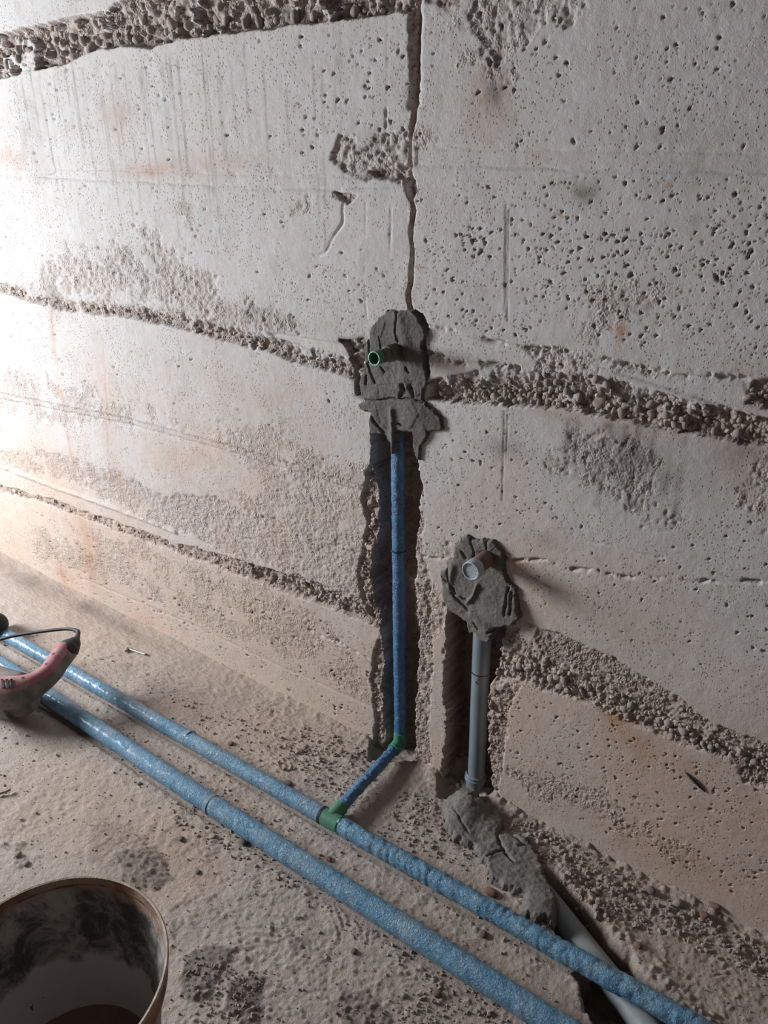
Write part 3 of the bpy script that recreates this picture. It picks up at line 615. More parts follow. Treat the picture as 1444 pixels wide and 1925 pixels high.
# wet mortar droppings trodden into the floor
def spill(poly, dk, h, sd, en=.02, cell=.010, patch=.3, rough=1.):
    q = Fl.box(poly, .05); u, v = Fl.U[q], Fl.V[q]
    m = smooth(.006, -.006, sdf(u, v, poly)+(fbm(u, v, .035, 4, sd)-.5)*en*2)*smooth(patch-.06, patch+.06, fbm(u, v, .06, 4, sd+3))
    f1, f2, rr = worley(u, v, cell, sd)
    Fl.d[q] += m*(h*.4+np.clip(.6-f1, 0, 1)*h*1.6*rr*rough); Fl.m['dark'][q] = np.maximum(Fl.m['dark'][q], m*dk)
spill([(-0.9505,-0.741),(-0.9284,-0.6884),(-0.8837,-0.6706),(-0.8628,-0.7054),(-0.864,-0.7474),(-0.8568,-0.7817),(-0.8821,-0.8066),(-0.9283,-0.7807)], .62, .006, 1)
spill([(-0.8464,-0.721),(-0.8301,-0.6927),(-0.7861,-0.677),(-0.756,-0.7082),(-0.7367,-0.7568),(-0.7873,-0.8178),(-0.8416,-0.8087),(-0.8155,-0.7644)], .70, .006, 2)
spill([(-0.6517,-0.6059),(-0.6091,-0.5749),(-0.5359,-0.6043),(-0.584,-0.6576),(-0.6419,-0.6505)], .45, .005, 3, patch=.42)
spill([(-1.283,-0.6716),(-1.263,-0.6188),(-1.187,-0.6015),(-1.13,-0.633),(-1.126,-0.6817),(-1.185,-0.708)], .50, .007, 4, patch=.38)
spill([(-0.8148,-0.5831),(-0.7794,-0.5724),(-0.7646,-0.6055),(-0.7903,-0.6098)], .4, .004, 5)
spill([(-1.417,-0.6511),(-1.333,-0.58),(-1.161,-0.6379),(-1.21,-0.7178),(-1.295,-0.7353)], .22, .003, 6, patch=.2)
spill([(-1.065,-0.0961),(-1.007,-0.0277),(-0.9464,-0.06),(-0.9799,-0.1567)], .25, .008, 7, patch=.42)
spill([(-0.844,-0.0576),(-0.7452,-0.0317),(-0.638,-0.1825),(-0.7552,-0.1893)], .25, .006, 8, patch=.42)
spill([(-1.52,-0.8061),(-1.491,-0.7755),(-1.422,-0.8101),(-1.452,-0.8319)], .3, .008, 9, patch=.4)
# dug trench that carries the drain pipe
tr = [(-0.5105,-0.0895),(-0.3837,-0.1741),(-0.292,-0.2169),(-0.196,-0.2603),(-0.0982,-0.3033),(0.046,-0.3532)]
q = Fl.box(tr, .14); u, v = Fl.U[q], Fl.V[q]
d = pdist(u, v, tr)+(fbm(u, v, .035, 4, 6)-.5)*.03
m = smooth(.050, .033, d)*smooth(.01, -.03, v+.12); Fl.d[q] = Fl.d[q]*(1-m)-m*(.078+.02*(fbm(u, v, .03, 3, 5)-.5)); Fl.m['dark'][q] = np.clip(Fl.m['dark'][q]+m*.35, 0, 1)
Fl.m['rust'][q] = np.clip(Fl.m['rust'][q]+m*.3, 0, 1)
rim = np.exp(-((d-.070)/.022)**2)*smooth(-.05, -.12, v); f1, f2, rr = worley(u, v, .016, 9); Fl.d[q] += rim*(.004+np.clip(.6-f1, 0, 1)*.018*rr)
# socket under the wall for the rising branch, lowered where the branch crosses to the wall
for poly, dp, sf in (([(-0.9288,-0.2429),(-0.9403,-0.116),(-0.9409,-0.0056),(-0.8759,0.0418),(-0.8214,-0.0411),(-0.833,-0.2152),(-0.8351,-0.2776)], .000, .03), ([(-0.9818,-0.0608),(-0.8763,0.0161),(-0.9231,0.1136),(-1.059,0.0422)], -.03, .012), ([(-0.7577,-0.0634),(-0.6473,0.0171),(-0.7025,0.1179),(-0.8187,0.0332)], -.03, .015)):
    q = Fl.box(poly, .08); u, v = Fl.U[q], Fl.V[q]; m = smooth(sf, -sf, sdf(u, v, poly)+(fbm(u, v, .04, 3, 3)-.5)*.01)
    Fl.d[q] = Fl.d[q]*(1-.2*m)+dp*m
hole = [(-0.2924,-0.3033),(-0.2664,-0.2788),(-0.2053,-0.2936),(-0.1241,-0.3162),(-0.0775,-0.3689),(-0.1429,-0.4055),(-0.2153,-0.3767)]
q = Fl.box(hole, .05); u, v = Fl.U[q], Fl.V[q]; m = smooth(.006, -.008, sdf(u, v, hole)+(fbm(u, v, .04, 5, 3, .65)-.5)*.03)
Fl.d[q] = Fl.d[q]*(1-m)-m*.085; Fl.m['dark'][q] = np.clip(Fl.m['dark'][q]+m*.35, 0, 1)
# beds under the two runs of pipe
RB, RK = .0255, .0215
backA = (-2.789,-0.3415,0.0215); backT = (-0.9281,-0.3014,0.0215); backB = (0.0425,-0.2776,0.0215)
frontA = (-2.749,-0.4349,0.0255); frontM = (-1.199,-0.4425,0.0255); frontB = (-0.1367,-0.4319,0.0255)
for ln, r in (([backA[:2], backT[:2], backB[:2]], RK), ([frontA[:2], frontM[:2], frontB[:2]], RB)):
    q = Fl.box(ln, .1); u, v = Fl.U[q], Fl.V[q]; d = pdist(u, v, ln)
    m = smooth(r*1.5, r*.7, d); Fl.d[q] = np.minimum(Fl.d[q], Fl.d[q]*(1-m)+(-.003)*m)
    s = np.exp(-((d-r*1.75)/.012)**2); f1, f2, rr = worley(u, v, .010, 4)
    Fl.d[q] += s*np.clip(.6-f1, 0, 1)*.012*rr*fbm(u, v, .1, 2, 3)
for i, (c, ru, rv, a) in enumerate([((-1.155,-0.5967), .3, .12, .25), ((-0.4358,-0.4352), .3, .15, .2), ((-0.2149,-0.1457), .2, .06, .25)]): Fl.blob('rust', c, ru, rv, a*.5, .08, i)
for i, (c, ru, rv, a) in enumerate([((-2.806,-0.0667), .5, .05, .35), ((-2.435,-0.049), .4, .03, .35), ((-2.078,-0.0544), .2, .02, .3)]): Fl.blob('dark', c, ru, rv, a, .05, i)
floor = link('floor', Fl.mesh('floor', M['floor'], lambda U, V, d: np.stack([U, V, d], -1)))
tag(floor, 'rough dusty concrete floor with crumbs and trodden tread marks', None, kind='structure')

# ------------------------------------------------------------------ stones
def stone_mesh(name, seed, sub=2, flat=.8, ang=.35):
    bm = bmesh.new(); bmesh.ops.create_icosphere(bm, subdivisions=sub, radius=1.0)
    rg = random.Random(seed); ds = [Vector((rg.gauss(0, 1), rg.gauss(0, 1), rg.gauss(0, 1))).normalized() for _ in range(7)]
    cs = [rg.uniform(.55, .95) for _ in ds]
    for v in bm.verts:
        p = v.co.copy()
        for dv, c in zip(ds, cs):
            t = p.dot(dv)
            if t > c: p -= dv*(t-c)*(.5+ang)
        p.z *= flat; p.y *= rg.uniform(.99, 1.01)*.9; v.co = p*(1+rg.uniform(-.02, .02))
    for f in bm.faces: f.smooth = True
    me = bpy.data.meshes.new(name); bm.to_mesh(me); bm.free(); return me
PEB = [stone_mesh('pebble', i, 2, random.Random(i).uniform(.6, .9), .2) for i in range(7)]
for m_ in PEB: m_.materials.append(M['pebble'])
bpy.context.view_layer.update()
placed = []
def pebbles(poly, n, r0, r1, sd, sink=.12):
    rg = np.random.RandomState(sd); p = np.array(poly); a = p.min(0); b = p.max(0); k = 0
    c = a+rg.rand(n*40, 2)*(b-a); c = c[sdf(c[:, 0], c[:, 1], poly) < -.004]
    for (u, v) in c:
        if k >= n or len(placed) >= 300: break
        r = r0+(r1-r0)*rg.rand()**1.8
        if any((u-x)**2+(v-y)**2 < (.82*(r+s))**2 for x, y, s in placed if abs(u-x) < .06 and abs(v-y) < .06): continue
        placed.append((u, v, r)); k += 1
        o = bpy.data.objects.new('pebble', PEB[rg.randint(7)]); COL.objects.link(o); o.parent = wall
        dd = Wl.at(u, v); o.location = (u, dd-r*sink+rg.uniform(-.002, .001), v)
        o.rotation_euler = (rg.uniform(0, 6), rg.uniform(0, 6), rg.uniform(0, 6)); o.scale = (r*rg.uniform(.9, 1.25), r, r*rg.uniform(.85, 1.0))
pebbles([(-0.5202,1.082),(-0.4797,1.089),(-0.4766,1.065),(-0.5181,1.064)], 5, .013, .017, 3)
pebbles([(-0.5848,1.081),(-0.5012,1.098),(-0.4214,1.099),(-0.3625,1.088),(-0.368,1.062),(-0.4866,1.062),(-0.5824,1.057)], 46, .007, .0135, 4)
pebbles([(-0.3929,1.102),(-0.2033,1.094),(-0.1575,1.09),(-0.1521,1.064),(-0.1972,1.063),(-0.3865,1.058)], 62, .005, .0095, 5)
pebbles([(-0.7974,1.053),(-0.5865,1.099),(-0.5823,1.056),(-0.7962,1.027)], 46, .0055, .011, 6)
pebbles([(-0.6328,1.117),(-0.516,1.135),(-0.4434,1.117),(-0.4706,1.098),(-0.6293,1.078)], 30, .006, .010, 7)
pebbles([(-0.2554,1.156),(-0.1728,1.164),(-0.1646,1.124),(-0.2448,1.121)], 14, .006, .012, 8)
pebbles([(-0.6263,0.4368),(-0.4476,0.4547),(-0.221,0.4494),(-0.0766,0.4449),(-0.0712,0.4173),(-0.2156,0.4166),(-0.3707,0.4126),(-0.5705,0.4137)], 44, .006, .012, 9)
pebbles([(-1.423,0.4238),(-1.024,0.4295),(-1.017,0.3964),(-1.427,0.384)], 16, .008, .014, 10)
pebbles([(-1.706,1.779),(-1.142,1.761),(-0.9416,1.752),(-0.9414,1.737),(-1.286,1.742),(-1.62,1.736),(-2.138,1.73),(-2.3,1.713),(-2.281,1.763)], 37, .009, .016, 11)

def scatter(name, pts, radii, mat, seed, parent=None):
    """many tiny broken bits in one mesh: [(x,y,z)], radii"""
    bm = bmesh.new(); bmesh.ops.create_icosphere(bm, subdivisions=1, radius=1.0)
    base = np.array([v.co[:] for v in bm.verts]); fs = np.array([[v.index for v in f.verts] for f in bm.faces]); bm.free()
    rg = np.random.RandomState(seed); n = len(pts); P = np.asarray(pts); k = len(base)
    ax = rg.normal(size=(n, 3, 3)); q = np.linalg.qr(ax)[0]
    sc = rg.uniform(.55, 1.25, (n, 1, 3)); jit = 1+rg.uniform(-.28, .28, (n, k, 1))
    co = np.einsum('nki,nij->nkj', base[None]*sc*jit, q)*np.asarray(radii)[:, None, None]+P[:, None, :]
    F = (fs[None]+np.arange(n)[:, None, None]*k).reshape(-1, 3)
    me = grid_mesh(name, co.reshape(-1, 3), F, False); o = link(name, me, parent, mat); o['kind'] = 'stuff'; return o
rg = np.random.RandomState(5); pp = []; rad = []
for poly, n, r0, r1 in [(bandP, 620, .003, .007), (top, 420, .005, .010), (bandA, 330, .004, .009), (bandD, 220, .004, .009),
        ([(-0.6543,0.4442),(-0.486,0.4687),(-0.2972,0.4554),(-0.0783,0.4533),(-0.0255,0.4496),(-0.0182,0.4142),(-0.0701,0.4113),(-0.3558,0.4056),(-0.6073,0.4033)], 420, .003, .008),
        ([(-1.021,0.8282),(-1.016,0.4166),(-1.042,0.4068),(-1.066,0.5256),(-1.035,0.685),(-1.05,0.7521)], 90, .003, .008), ([(-0.6935,0.5092),(-0.6337,0.5325),(-0.635,0.3696),(-0.6523,0.0996),(-0.6722,0.1744)], 90, .003, .009)]:
    p = np.array(poly); a = p.min(0); b = p.max(0); c = a+rg.rand(n*12, 2)*(b-a); c = c[sdf(c[:, 0], c[:, 1], poly) < -.002][:n]
    for u, v in c:
        dd = Wl.at(u, v)
        if .0065 < dd < .045:
            r = r0+(r1-r0)*rg.rand()**2; pp.append((u, dd-r*.1, v)); rad.append(r)
scatter('aggregate', pp, rad, M['pebble'], 3, wall)

# loose grit and crumbs on the floor
pp = []; rad = []
for poly, n, r0, r1 in [
        ([(-2.725,-0.2602),(-0.9697,-0.0769),(-0.4952,-0.0783),(0.0226,-0.0598),(0.0614,-0.2453),(-1.073,-1.073)], 1500, .0014, .0040),
        ([(-1.31,-0.466),(-0.9544,-0.3939),(-0.4638,-0.3862),(-0.2663,-0.4077),(-0.397,-0.5031),(-0.9531,-0.504),(-1.287,-0.5357)], 380, .0018, .0050),
        ([(-1.248,-0.0669),(-1.007,-0.0277),(-0.9348,-0.076),(-0.9562,-0.2303),(-1.179,-0.2294)], 260, .002, .0060),
        ([(-0.8559,-0.0896),(-0.6776,-0.0915),(-0.5674,-0.2049),(-0.82,-0.2764)], 220, .002, .0055),
        ([(-0.6301,-0.0143),(-0.3611,-0.0181),(0.0149,-0.0227),(0.0301,-0.0954),(-0.1695,-0.1126),(-0.3445,-0.178),(-0.4684,-0.1328)], 620, .002, .0070),
        ([(-1.69,-0.2079),(-1.092,-0.0633),(-1.099,-0.1463),(-1.413,-0.2439)], 120, .002, .0060),
        ([(-0.9684,-0.7397),(-0.7938,-0.669),(-0.7402,-0.7533),(-0.8383,-0.8248)], 160, .002, .0045),
        ([(-0.5386,-0.5101),(-0.3153,-0.4435),(-0.4201,-0.5618),(-0.5755,-0.6021)], 130, .002, .0055),
        ([(-1.717,-0.3804),(-0.9866,-0.358),(-0.9848,-0.4353),(-1.645,-0.4671)], 180, .0018, .0045)]:
    p = np.array(poly); a = p.min(0); b = p.max(0); c = a+rg.rand(n*10, 2)*(b-a); c = c[sdf(c[:, 0], c[:, 1], poly) < 0][:n]
    for u, v in c:
        if v < .0:
            r = r0+(r1-r0)*rg.rand()**3; pp.append((u, v, Fl.at(u, v)+r*.35)); rad.append(r)
scatter('loose_grit', pp, rad, M['crumb'], 9, floor)

SD = [stone_mesh('stone', 40+i, 2, .7, .5) for i in range(6)]
def stone(name, p, r, mat, label, cat, sc=(1, 1, .8), rot=0, mesh=None, group=None):
    me = (mesh or SD[int(abs(p[0])*977) % 6]).copy(); me.materials.clear(); me.materials.append(M[mat])
    o = link(name, me); o.location = (p[0], p[1], Fl.at(p[0], p[1])+r*sc[2]*.40); o.scale = (r*sc[0], r*sc[1], r*sc[2]); o.rotation_euler = (0, 0, rot)
    return tag(o, label, cat, group)
stone('stone', (-0.4821,-0.336), .010, 'darkstone', 'round dark stone on the floor between the two blue pipes, lower right', 'stone')
stone('stone', (-1.082,-0.4008), .008, 'tanstone', 'pale tan pebble below the front blue pipe above the bucket', 'stone', (1.3, 1, .8))
stone('stone', (-1.192,-0.5475), .009, 'darkstone', 'dark clod just left of the pale tan pebble, above the bucket', 'stone')
stone('stone', (-1.138,-0.4964), .010, 'crumb', 'brown clod lying right of the pale tan pebble', 'stone')
stone('stone', (-1.068,-0.4633), .012, 'darkstone', 'dark angular stone below the taped joint of the front pipe', 'stone', (1.2, .9, .8))
stone('stone', (-1.112,-0.26), .013, 'darkstone', 'dark grey flat stone beside the back blue pipe, above its middle', 'stone', (1.3, .9, .6))
stone('stone', (-1.34,-0.2441), .010, 'darkstone', 'dark lump touching the upper side of the back pipe', 'stone')
stone('stone', (-0.2275,-0.0352), .011, 'darkstone', 'dark angular lump in the rubble below the wall, left of the orange brick bits', 'stone')
stone('stone', (-0.1708,-0.0287), .013, 'crumb', 'upright pale lump standing in the rubble beside the brick bits', 'stone', (1, 1, 1.1))
stone('stone', (-0.2066,-0.1725), .009, 'brick', 'small dull red brick chip on the floor right of the drain pipe', 'stone')
stone('stone', (-0.4939,-0.5014), .010, 'brick', 'reddish brown chip at the bottom of the photo between the pipes', 'stone')
stone('stone', (-0.5152,-0.2366), .014, 'brick', 'rusty red stone between the back blue pipe and the floor mortar', 'stone', (1.3, 1, .8))
stone('stone', (-0.8692,-0.3812), .008, 'brick', 'reddish crumb close above the front pipe, below the green tee', 'stone')
stone('stone', (-0.9662,-0.0768), .013, 'darkstone', 'dark stone with white fleck beside the short branch pipe', 'stone')
stone('stone', (-0.9529,-0.1181), .013, 'darkstone', 'dark flat stone leaning on the short branch pipe, nearest the tee', 'stone', (1.2, .8, .8))
stone('stone', (-0.9734,-0.0647), .007, 'tanstone', 'tiny pale pebble on top of the stones by the branch pipe', 'stone')
stone('stone', (-1.423,-0.4913), .007, 'darkstone', 'small black stone alone on the floor left of the front pipe', 'stone')
stone('stone', (-1.09,-0.586), .007, 'darkstone', 'small brown clod a little right of the bucket rim', 'stone')
stone('stone', (-1.465,-0.8045), .010, 'crumb', 'brown clod on the floor above the left side of the bucket', 'stone')
stone('stone', (-1.428,-0.8068), .009, 'crumb', 'second brown clod nearer the bucket rim at the left', 'stone')
stone('stone', (-0.679,-0.5286), .008, 'darkstone', 'small dark crumb on bare floor between bucket and front pipe', 'stone')
stone('stone', (-0.3281,-0.1053), .010, 'crumb', 'grey brown lump in rubble right of the drain trench', 'stone')
stone('stone', (-0.0422,-0.2233), .008, 'tanstone', 'pale pebble at the bottom right beside the back blue pipe', 'stone')
# broken red brick against the wall foot
bb = root('broken_brick', (-0.1081,-0.0183,0), 'cluster of rounded orange brown brick lumps at the wall foot, lower right', 'brick')
for nm, p, r, sc in (('brick_lump', (-0.115,-0.0296), .011, (1, 1, .9)), ('brick_lump', (-0.1028,-0.0049), .011, (1.3, .9, .8)), ('brick_lump', (-0.0946,0.0236), .013, (1.2, 1, 1))):
    me = SD[1].copy(); me.materials.clear(); me.materials.append(M['brick']); o = link(nm, me, bb)
    o.location = Vector((p[0], p[1], Fl.at(*p)+r*.5))-bb.location; o.scale = tuple(r*k for k in sc)

# ------------------------------------------------------------------ mortar patches
def slab(outline, step, thick, cracks, sd, rounded=.012, en=.004, fac=None, rough=.0022, strokes=(), edge=.006, grow=0.):
    p = np.array(outline); a = p.min(0)-.012; b = p.max(0)+.012
    us = np.arange(a[0], b[0], step); vs_ = np.arange(a[1], b[1], step); U, V = np.meshgrid(us, vs_)
    s = sdf(U, V, outline)+(fbm(U, V, .016, 5, sd, .7)-.5)*en*2.6-grow
    h = thick(U, V)*np.sqrt(np.clip(-s/rounded, 0, 1))
    f1, f2, rr = worley(U, V, .045, sd); h = h+(rr-.5)*.0014*smooth(0, .01, -s)+(fbm(U, V, .03, 4, sd+1)-.5)*rough*2*smooth(0, .008, -s)+(fbm(U, V, .008, 4, sd+2, .7)-.5)*rough*.9
    for ln, w, dpt in cracks:
        dd = pdist(U+(fbm(U, V, .02, 3, sd+4)-.5)*.008, V+(fbm(U, V, .02, 3, sd+5)-.5)*.008, ln); h = h-dpt*np.exp(-(dd/w)**2)
    for ln, w, ht in strokes:
        h = h+ht*np.exp(-(pdist(U, V, ln)/w)**2)
    h = np.where(s > -.0005, -edge, h)
    keep = s < .003
    c4 = keep[:-1, :-1] & keep[1:, :-1] & keep[:-1, 1:] & keep[1:, 1:]
    idx = np.arange(U.size).reshape(U.shape); f = np.stack([idx[:-1, :-1], idx[:-1, 1:], idx[1:, 1:], idx[1:, :-1]], -1)[c4]
    used = np.unique(f); mp = np.zeros(U.size, int); mp[used] = np.arange(len(used))
    return U.ravel()[used], V.ravel()[used], h.ravel()[used], mp[f]
def on_wall(name, outline, thick, cracks, sd, label, mat, **kw):
    u, v, h, f = slab(outline, .0016, thick, cracks, sd, **kw)
    me = grid_mesh(name, np.stack([u, -h, v], -1), f); o = link(name, me, None, M[mat]); return tag(o, label, 'mortar')
mo1 = [(-0.9657,1.204),(-0.9451,1.202),(-0.9275,1.206),(-0.9088,1.208),(-0.8954,1.201),(-0.8896,1.184),(-0.8775,1.175),(-0.8745,1.161),(-0.8808,1.149),(-0.8804,1.134),(-0.8798,1.111),(-0.8739,1.092),(-0.8694,1.074),(-0.8676,1.058),(-0.8739,1.042),(-0.876,1.02),(-0.851,1.005),(-0.8317,0.9921),(-0.8254,0.9671),(-0.8277,0.9582),(-0.8425,0.9528),(-0.863,0.9511),(-0.8694,0.9301),(-0.8802,0.9166),(-0.8812,0.9001),(-0.8836,0.8819),(-0.8922,0.88),(-0.8982,0.8951),(-0.9028,0.9068),(-0.9035,0.9441),(-0.9452,0.9345),(-0.9479,0.915),(-0.9446,0.8824),(-0.961,0.8788),(-0.9611,0.9045),(-0.9701,0.9052),(-0.9776,0.9203),(-1.025,0.9132),(-1.029,0.9446),(-1.024,0.9646),(-1.049,0.9689),(-1.056,0.9777),(-1.039,0.9883),(-1.048,1.004),(-1.052,1.031),(-1.044,1.06),(-1.036,1.089),(-1.038,1.115),(-1.024,1.138),(-1.012,1.169),(-0.9894,1.188),(-0.9782,1.198)]
def th1(U, V): return .0085+.008*np.exp(-((U-((-0.8889,0.9837))[0])**2+(V-((-0.8889,0.9837))[1])**2)/.002)+.006*(fbm(U, V, .12, 2, 4)-.5)
cr1 = [([(-1.023,1.136),(-1.022,1.106),(-1.02,1.082)], .0016, .010), ([(-1.025,1.077),(-1.016,1.054),(-1.007,1.038)], .0018, .014), ([(-1.03,1.049),(-1.03,1.032)], .0018, .010), ([(-0.9952,1.142),(-0.9866,1.116)], .0013, .006), ([(-0.9506,1.201),(-0.9463,1.184),(-0.953,1.161),(-0.9444,1.139)], .002, .007),
       ([(-1.038,0.9911),(-1.012,0.9956),(-0.9603,1.01),(-0.9036,1.017),(-0.8759,1.017)], .0018, .009), ([(-0.9293,1.046),(-0.9248,1.031),(-0.9346,1.021)], .004, .012), ([(-0.9243,1.084),(-0.9158,1.074)], .0015, .008), ([(-0.9111,1.046),(-0.8995,1.024)], .003, .008), ([(-1.014,0.9539),(-1.002,0.9371),(-0.9821,0.9257)], .003, .008), ([(-0.9866,1.075),(-0.9779,1.065)], .002, .007), ([(-0.9454,0.9545),(-0.9308,0.9511)], .002, .006)]
on_wall('mortar_patch', mo1, th1, cr1, 3, 'dark fresh mortar patch around the green pipe stub, trailing onto the blue riser', 'mortar', rounded=.004, en=.0055,
        strokes=[([(-0.9573,0.9832),(-0.955,0.8827)], .007, .007), ([(-0.9394,1.185),(-0.9265,1.141)], .018, .006), ([(-1.01,1.011),(-0.9321,1.048)], .02, .004)])
mo2 = [(-0.7524,0.7371),(-0.7383,0.7268),(-0.721,0.7306),(-0.7053,0.7366),(-0.6885,0.7403),(-0.6747,0.7302),(-0.6607,0.7163),(-0.6621,0.7001),(-0.6538,0.6763),(-0.643,0.6533),(-0.6266,0.6428),(-0.6203,0.6139),(-0.6122,0.5936),(-0.6066,0.5737),(-0.6268,0.5465),(-0.6445,0.534),(-0.6629,0.5254),(-0.6704,0.495),(-0.6817,0.4773),(-0.6956,0.4761),(-0.719,0.4875),(-0.733,0.482),(-0.7446,0.51),(-0.7725,0.5186),(-0.7916,0.5189),(-0.8026,0.534),(-0.8151,0.5515),(-0.8131,0.5755),(-0.8236,0.6206),(-0.8065,0.6319),(-0.8045,0.6521),(-0.7906,0.6634),(-0.785,0.6953),(-0.7705,0.7145)]
def th2(U, V): return .011+.010*smooth(((-0.762,0.5988))[0], ((-0.6677,0.6313))[0], U)*smooth(((-0.7223,0.6402))[1], ((-0.7166,0.5438))[1], V)+.007*(fbm(U, V, .08, 2, 6)-.5)
cr2 = [([(-0.7423,0.7256),(-0.7342,0.7041),(-0.7289,0.6816)], .0018, .009), ([(-0.704,0.7357),(-0.7012,0.7142),(-0.718,0.7038)], .0016, .008), ([(-0.7995,0.6356),(-0.7937,0.6022),(-0.7753,0.5772)], .0022, .011), ([(-0.8158,0.609),(-0.7963,0.5956)], .0015, .008), ([(-0.7868,0.576),(-0.7629,0.5586),(-0.7378,0.5432)], .0024, .012),
       ([(-0.7579,0.5747),(-0.7405,0.5666)], .002, .009), ([(-0.642,0.6402),(-0.6427,0.599),(-0.6433,0.5711)], .0022, .012), ([(-0.7209,0.5205),(-0.7074,0.5068)], .0018, .008), ([(-0.6798,0.5117),(-0.6538,0.5318)], .0025, .009), ([(-0.7624,0.69),(-0.752,0.6783)], .003, .008), ([(-0.6333,0.6297),(-0.6291,0.5763)], .0022, .012)]
on_wall('mortar_patch', mo2, th2, cr2, 8, 'dark mortar patch round the capped drain stub, above the grey pipe', 'mortar_brown', rounded=.0045, en=.0055,
        strokes=[([(-0.7405,0.5666),(-0.725,0.5906),(-0.717,0.6199)], .004, .008), ([(-0.7263,0.5402),(-0.6804,0.5215)], .010, .008), ([(-0.7842,0.6475),(-0.7903,0.5891)], .008, .006)])
mo3 = [(-0.718,-0.0344),(-0.6936,-0.0032),(-0.6784,-0.0189),(-0.6766,-0.0568),(-0.6379,-0.0414),(-0.6133,-0.0341),(-0.5826,-0.0635),(-0.5776,-0.0997),(-0.5345,-0.0644),(-0.5027,-0.08),(-0.4623,-0.1066),(-0.4317,-0.1483),(-0.3968,-0.1704),(-0.383,-0.1866),(-0.3774,-0.2335),(-0.4101,-0.2511),(-0.4366,-0.2387),(-0.4485,-0.2048),(-0.4977,-0.217),(-0.5358,-0.2068),(-0.5612,-0.1787),(-0.6167,-0.1593),(-0.653,-0.1625),(-0.7006,-0.1393),(-0.7333,-0.0896)]
hd = (-0.6778,-0.0705); ed = (-0.4081,-0.2163)
def th3(U, V): return .022+.034*np.exp(-((U-hd[0])**2+(V-hd[1])**2)/.0032)+.014*np.exp(-((U-ed[0])**2+(V-ed[1])**2)/.0016)
u, v, h, f = slab(mo3, .0024, th3, [([(-0.5826,-0.0635),(-0.5761,-0.1025),(-0.5564,-0.123),(-0.5115,-0.1497)], .003, .010), ([(-0.5645,-0.1701),(-0.5578,-0.1466),(-0.5465,-0.1309)], .0018, .008), ([(-0.699,-0.1071),(-0.6647,-0.1233),(-0.6335,-0.1405)], .002, .006), ([(-0.5507,-0.0801),(-0.5054,-0.0858),(-0.5207,-0.0969)], .003, .008)], 5,
               rounded=.010, en=.009, rough=.0045, edge=.012, grow=.006)
o = link('mortar_mound', grid_mesh('mortar_mound', np.stack([u, v, h+.0], -1), f), None, M['mortar_floor'])
tag(o, 'cracked grey mortar mound on the floor covering the drain pipe from wall to trench', 'mortar')

# ------------------------------------------------------------------ pipes
def crinkle(amp, cell, sd, aniso=2.2):
    def f(s, ang):
        u = np.cos(ang)*1.2+np.sin(ang)*.7; v = np.sin(ang)*1.3
        x = np.full(ang.shape, s/cell)+.3*u; 
        a = vn(x+50, v*aniso*.6+50+.5*u, sd); b = vn(x*2.3+90, v*aniso*1.3+90, sd+1)
        c = 1-np.abs(2*a-1)*1.0
        return amp*((c**3)*-.9+(b-.5)*.8)
    return f
def ring_band(name, c, axis, r, w, mat, parent):
    me = lathe(name, [(r, -w/2), (r+.0012, -w/2), (r+.0012, w/2), (r, w/2)], 28, c, axis, True); return place(name, me, parent, M[mat])

bx = Vector(backA); tx = Vector(backT); ex = Vector(backB)
ex = ex+(ex-tx).normalized()*.5
bp = root('blue_pipe', (tx.x, tx.y, 0), 'blue foil-wrapped pipe nearer the wall with the green tee and riser branch', 'pipe')
dirL = (tx-bx).normalized(); dirR = (ex-tx).normalized()
TL = .030
bst = Vector((-2.334,-0.3333,0.0215))
place('wrapped_pipe', tube('wrapped_pipe', straight(bst, tx-dirL*TL*.8, .004), RK, 28, crinkle(.0016, .020, 2)), bp, M['blue'])
place('wrapped_pipe', tube('wrapped_pipe', straight(tx+dirR*TL*.9, ex, .0035), RK+.0005, 30, crinkle(.0032, .017, 5, 1.5)), bp, M['blue'])
jc = Vector((-1.436,-0.3097,0.0215)); ring_band('joint_tape', jc, dirL, RK+.0004, .010, 'tape', bp)
ring_band('end_ring', tx-dirL*(TL*.85), dirL, RK*.98, .007, 'black', bp)
# green tee
tee_dir = dirL
place('tee_fitting', lathe('tee_fitting', [(.0, -TL), (.0195, -TL), (.0215, -TL+.002), (.0215, TL-.002), (.0195, TL), (.0, TL)], 32, tx, dirR), bp, M['green'])
EL = Vector((-0.9426,0.012,0.0032)); EL.z = max(EL.z, .028)
tz = Vector((tx.x, tx.y, .026)); brd = (Vector((EL.x, EL.y, EL.z))-tz).normalized()
place('tee_branch_socket', lathe('tee_branch_socket', [(.0185, 0), (.0185, .044), (.0165, .046), (0, .046)], 28, tz, brd), bp, M['green'])
place('branch_pipe', tube('branch_pipe', straight(tz+brd*.042, EL-brd*.022, .003), .0158, 26, crinkle(.0030, .014, 9)), bp, M['blue_dark'])
VT = Vector((-0.9594,0.016,0.9411)); EV = EL+Vector((0, .004, 0))
el = catmull([EL-brd*.032, EL-brd*.016, EL+Vector((0, .001, .004)), EL+Vector((0, .003, .020)), EL+Vector((0, .004, .040))], 8)
place('elbow_fitting', tube('elbow_fitting', el, .0185, 26), bp, M['green'])
rb = EL+Vector((0, .004, .036))
place('riser_pipe', tube('riser_pipe', straight(rb, VT, .004), .0172, 28, crinkle(.0014, .022, 11)), bp, M['blue_dark'])
t1 = Vector((-0.9549,0.016,0.6251)); ring_band('tie_wire', t1, (VT-rb), .0176, .004, 'wire', bp)

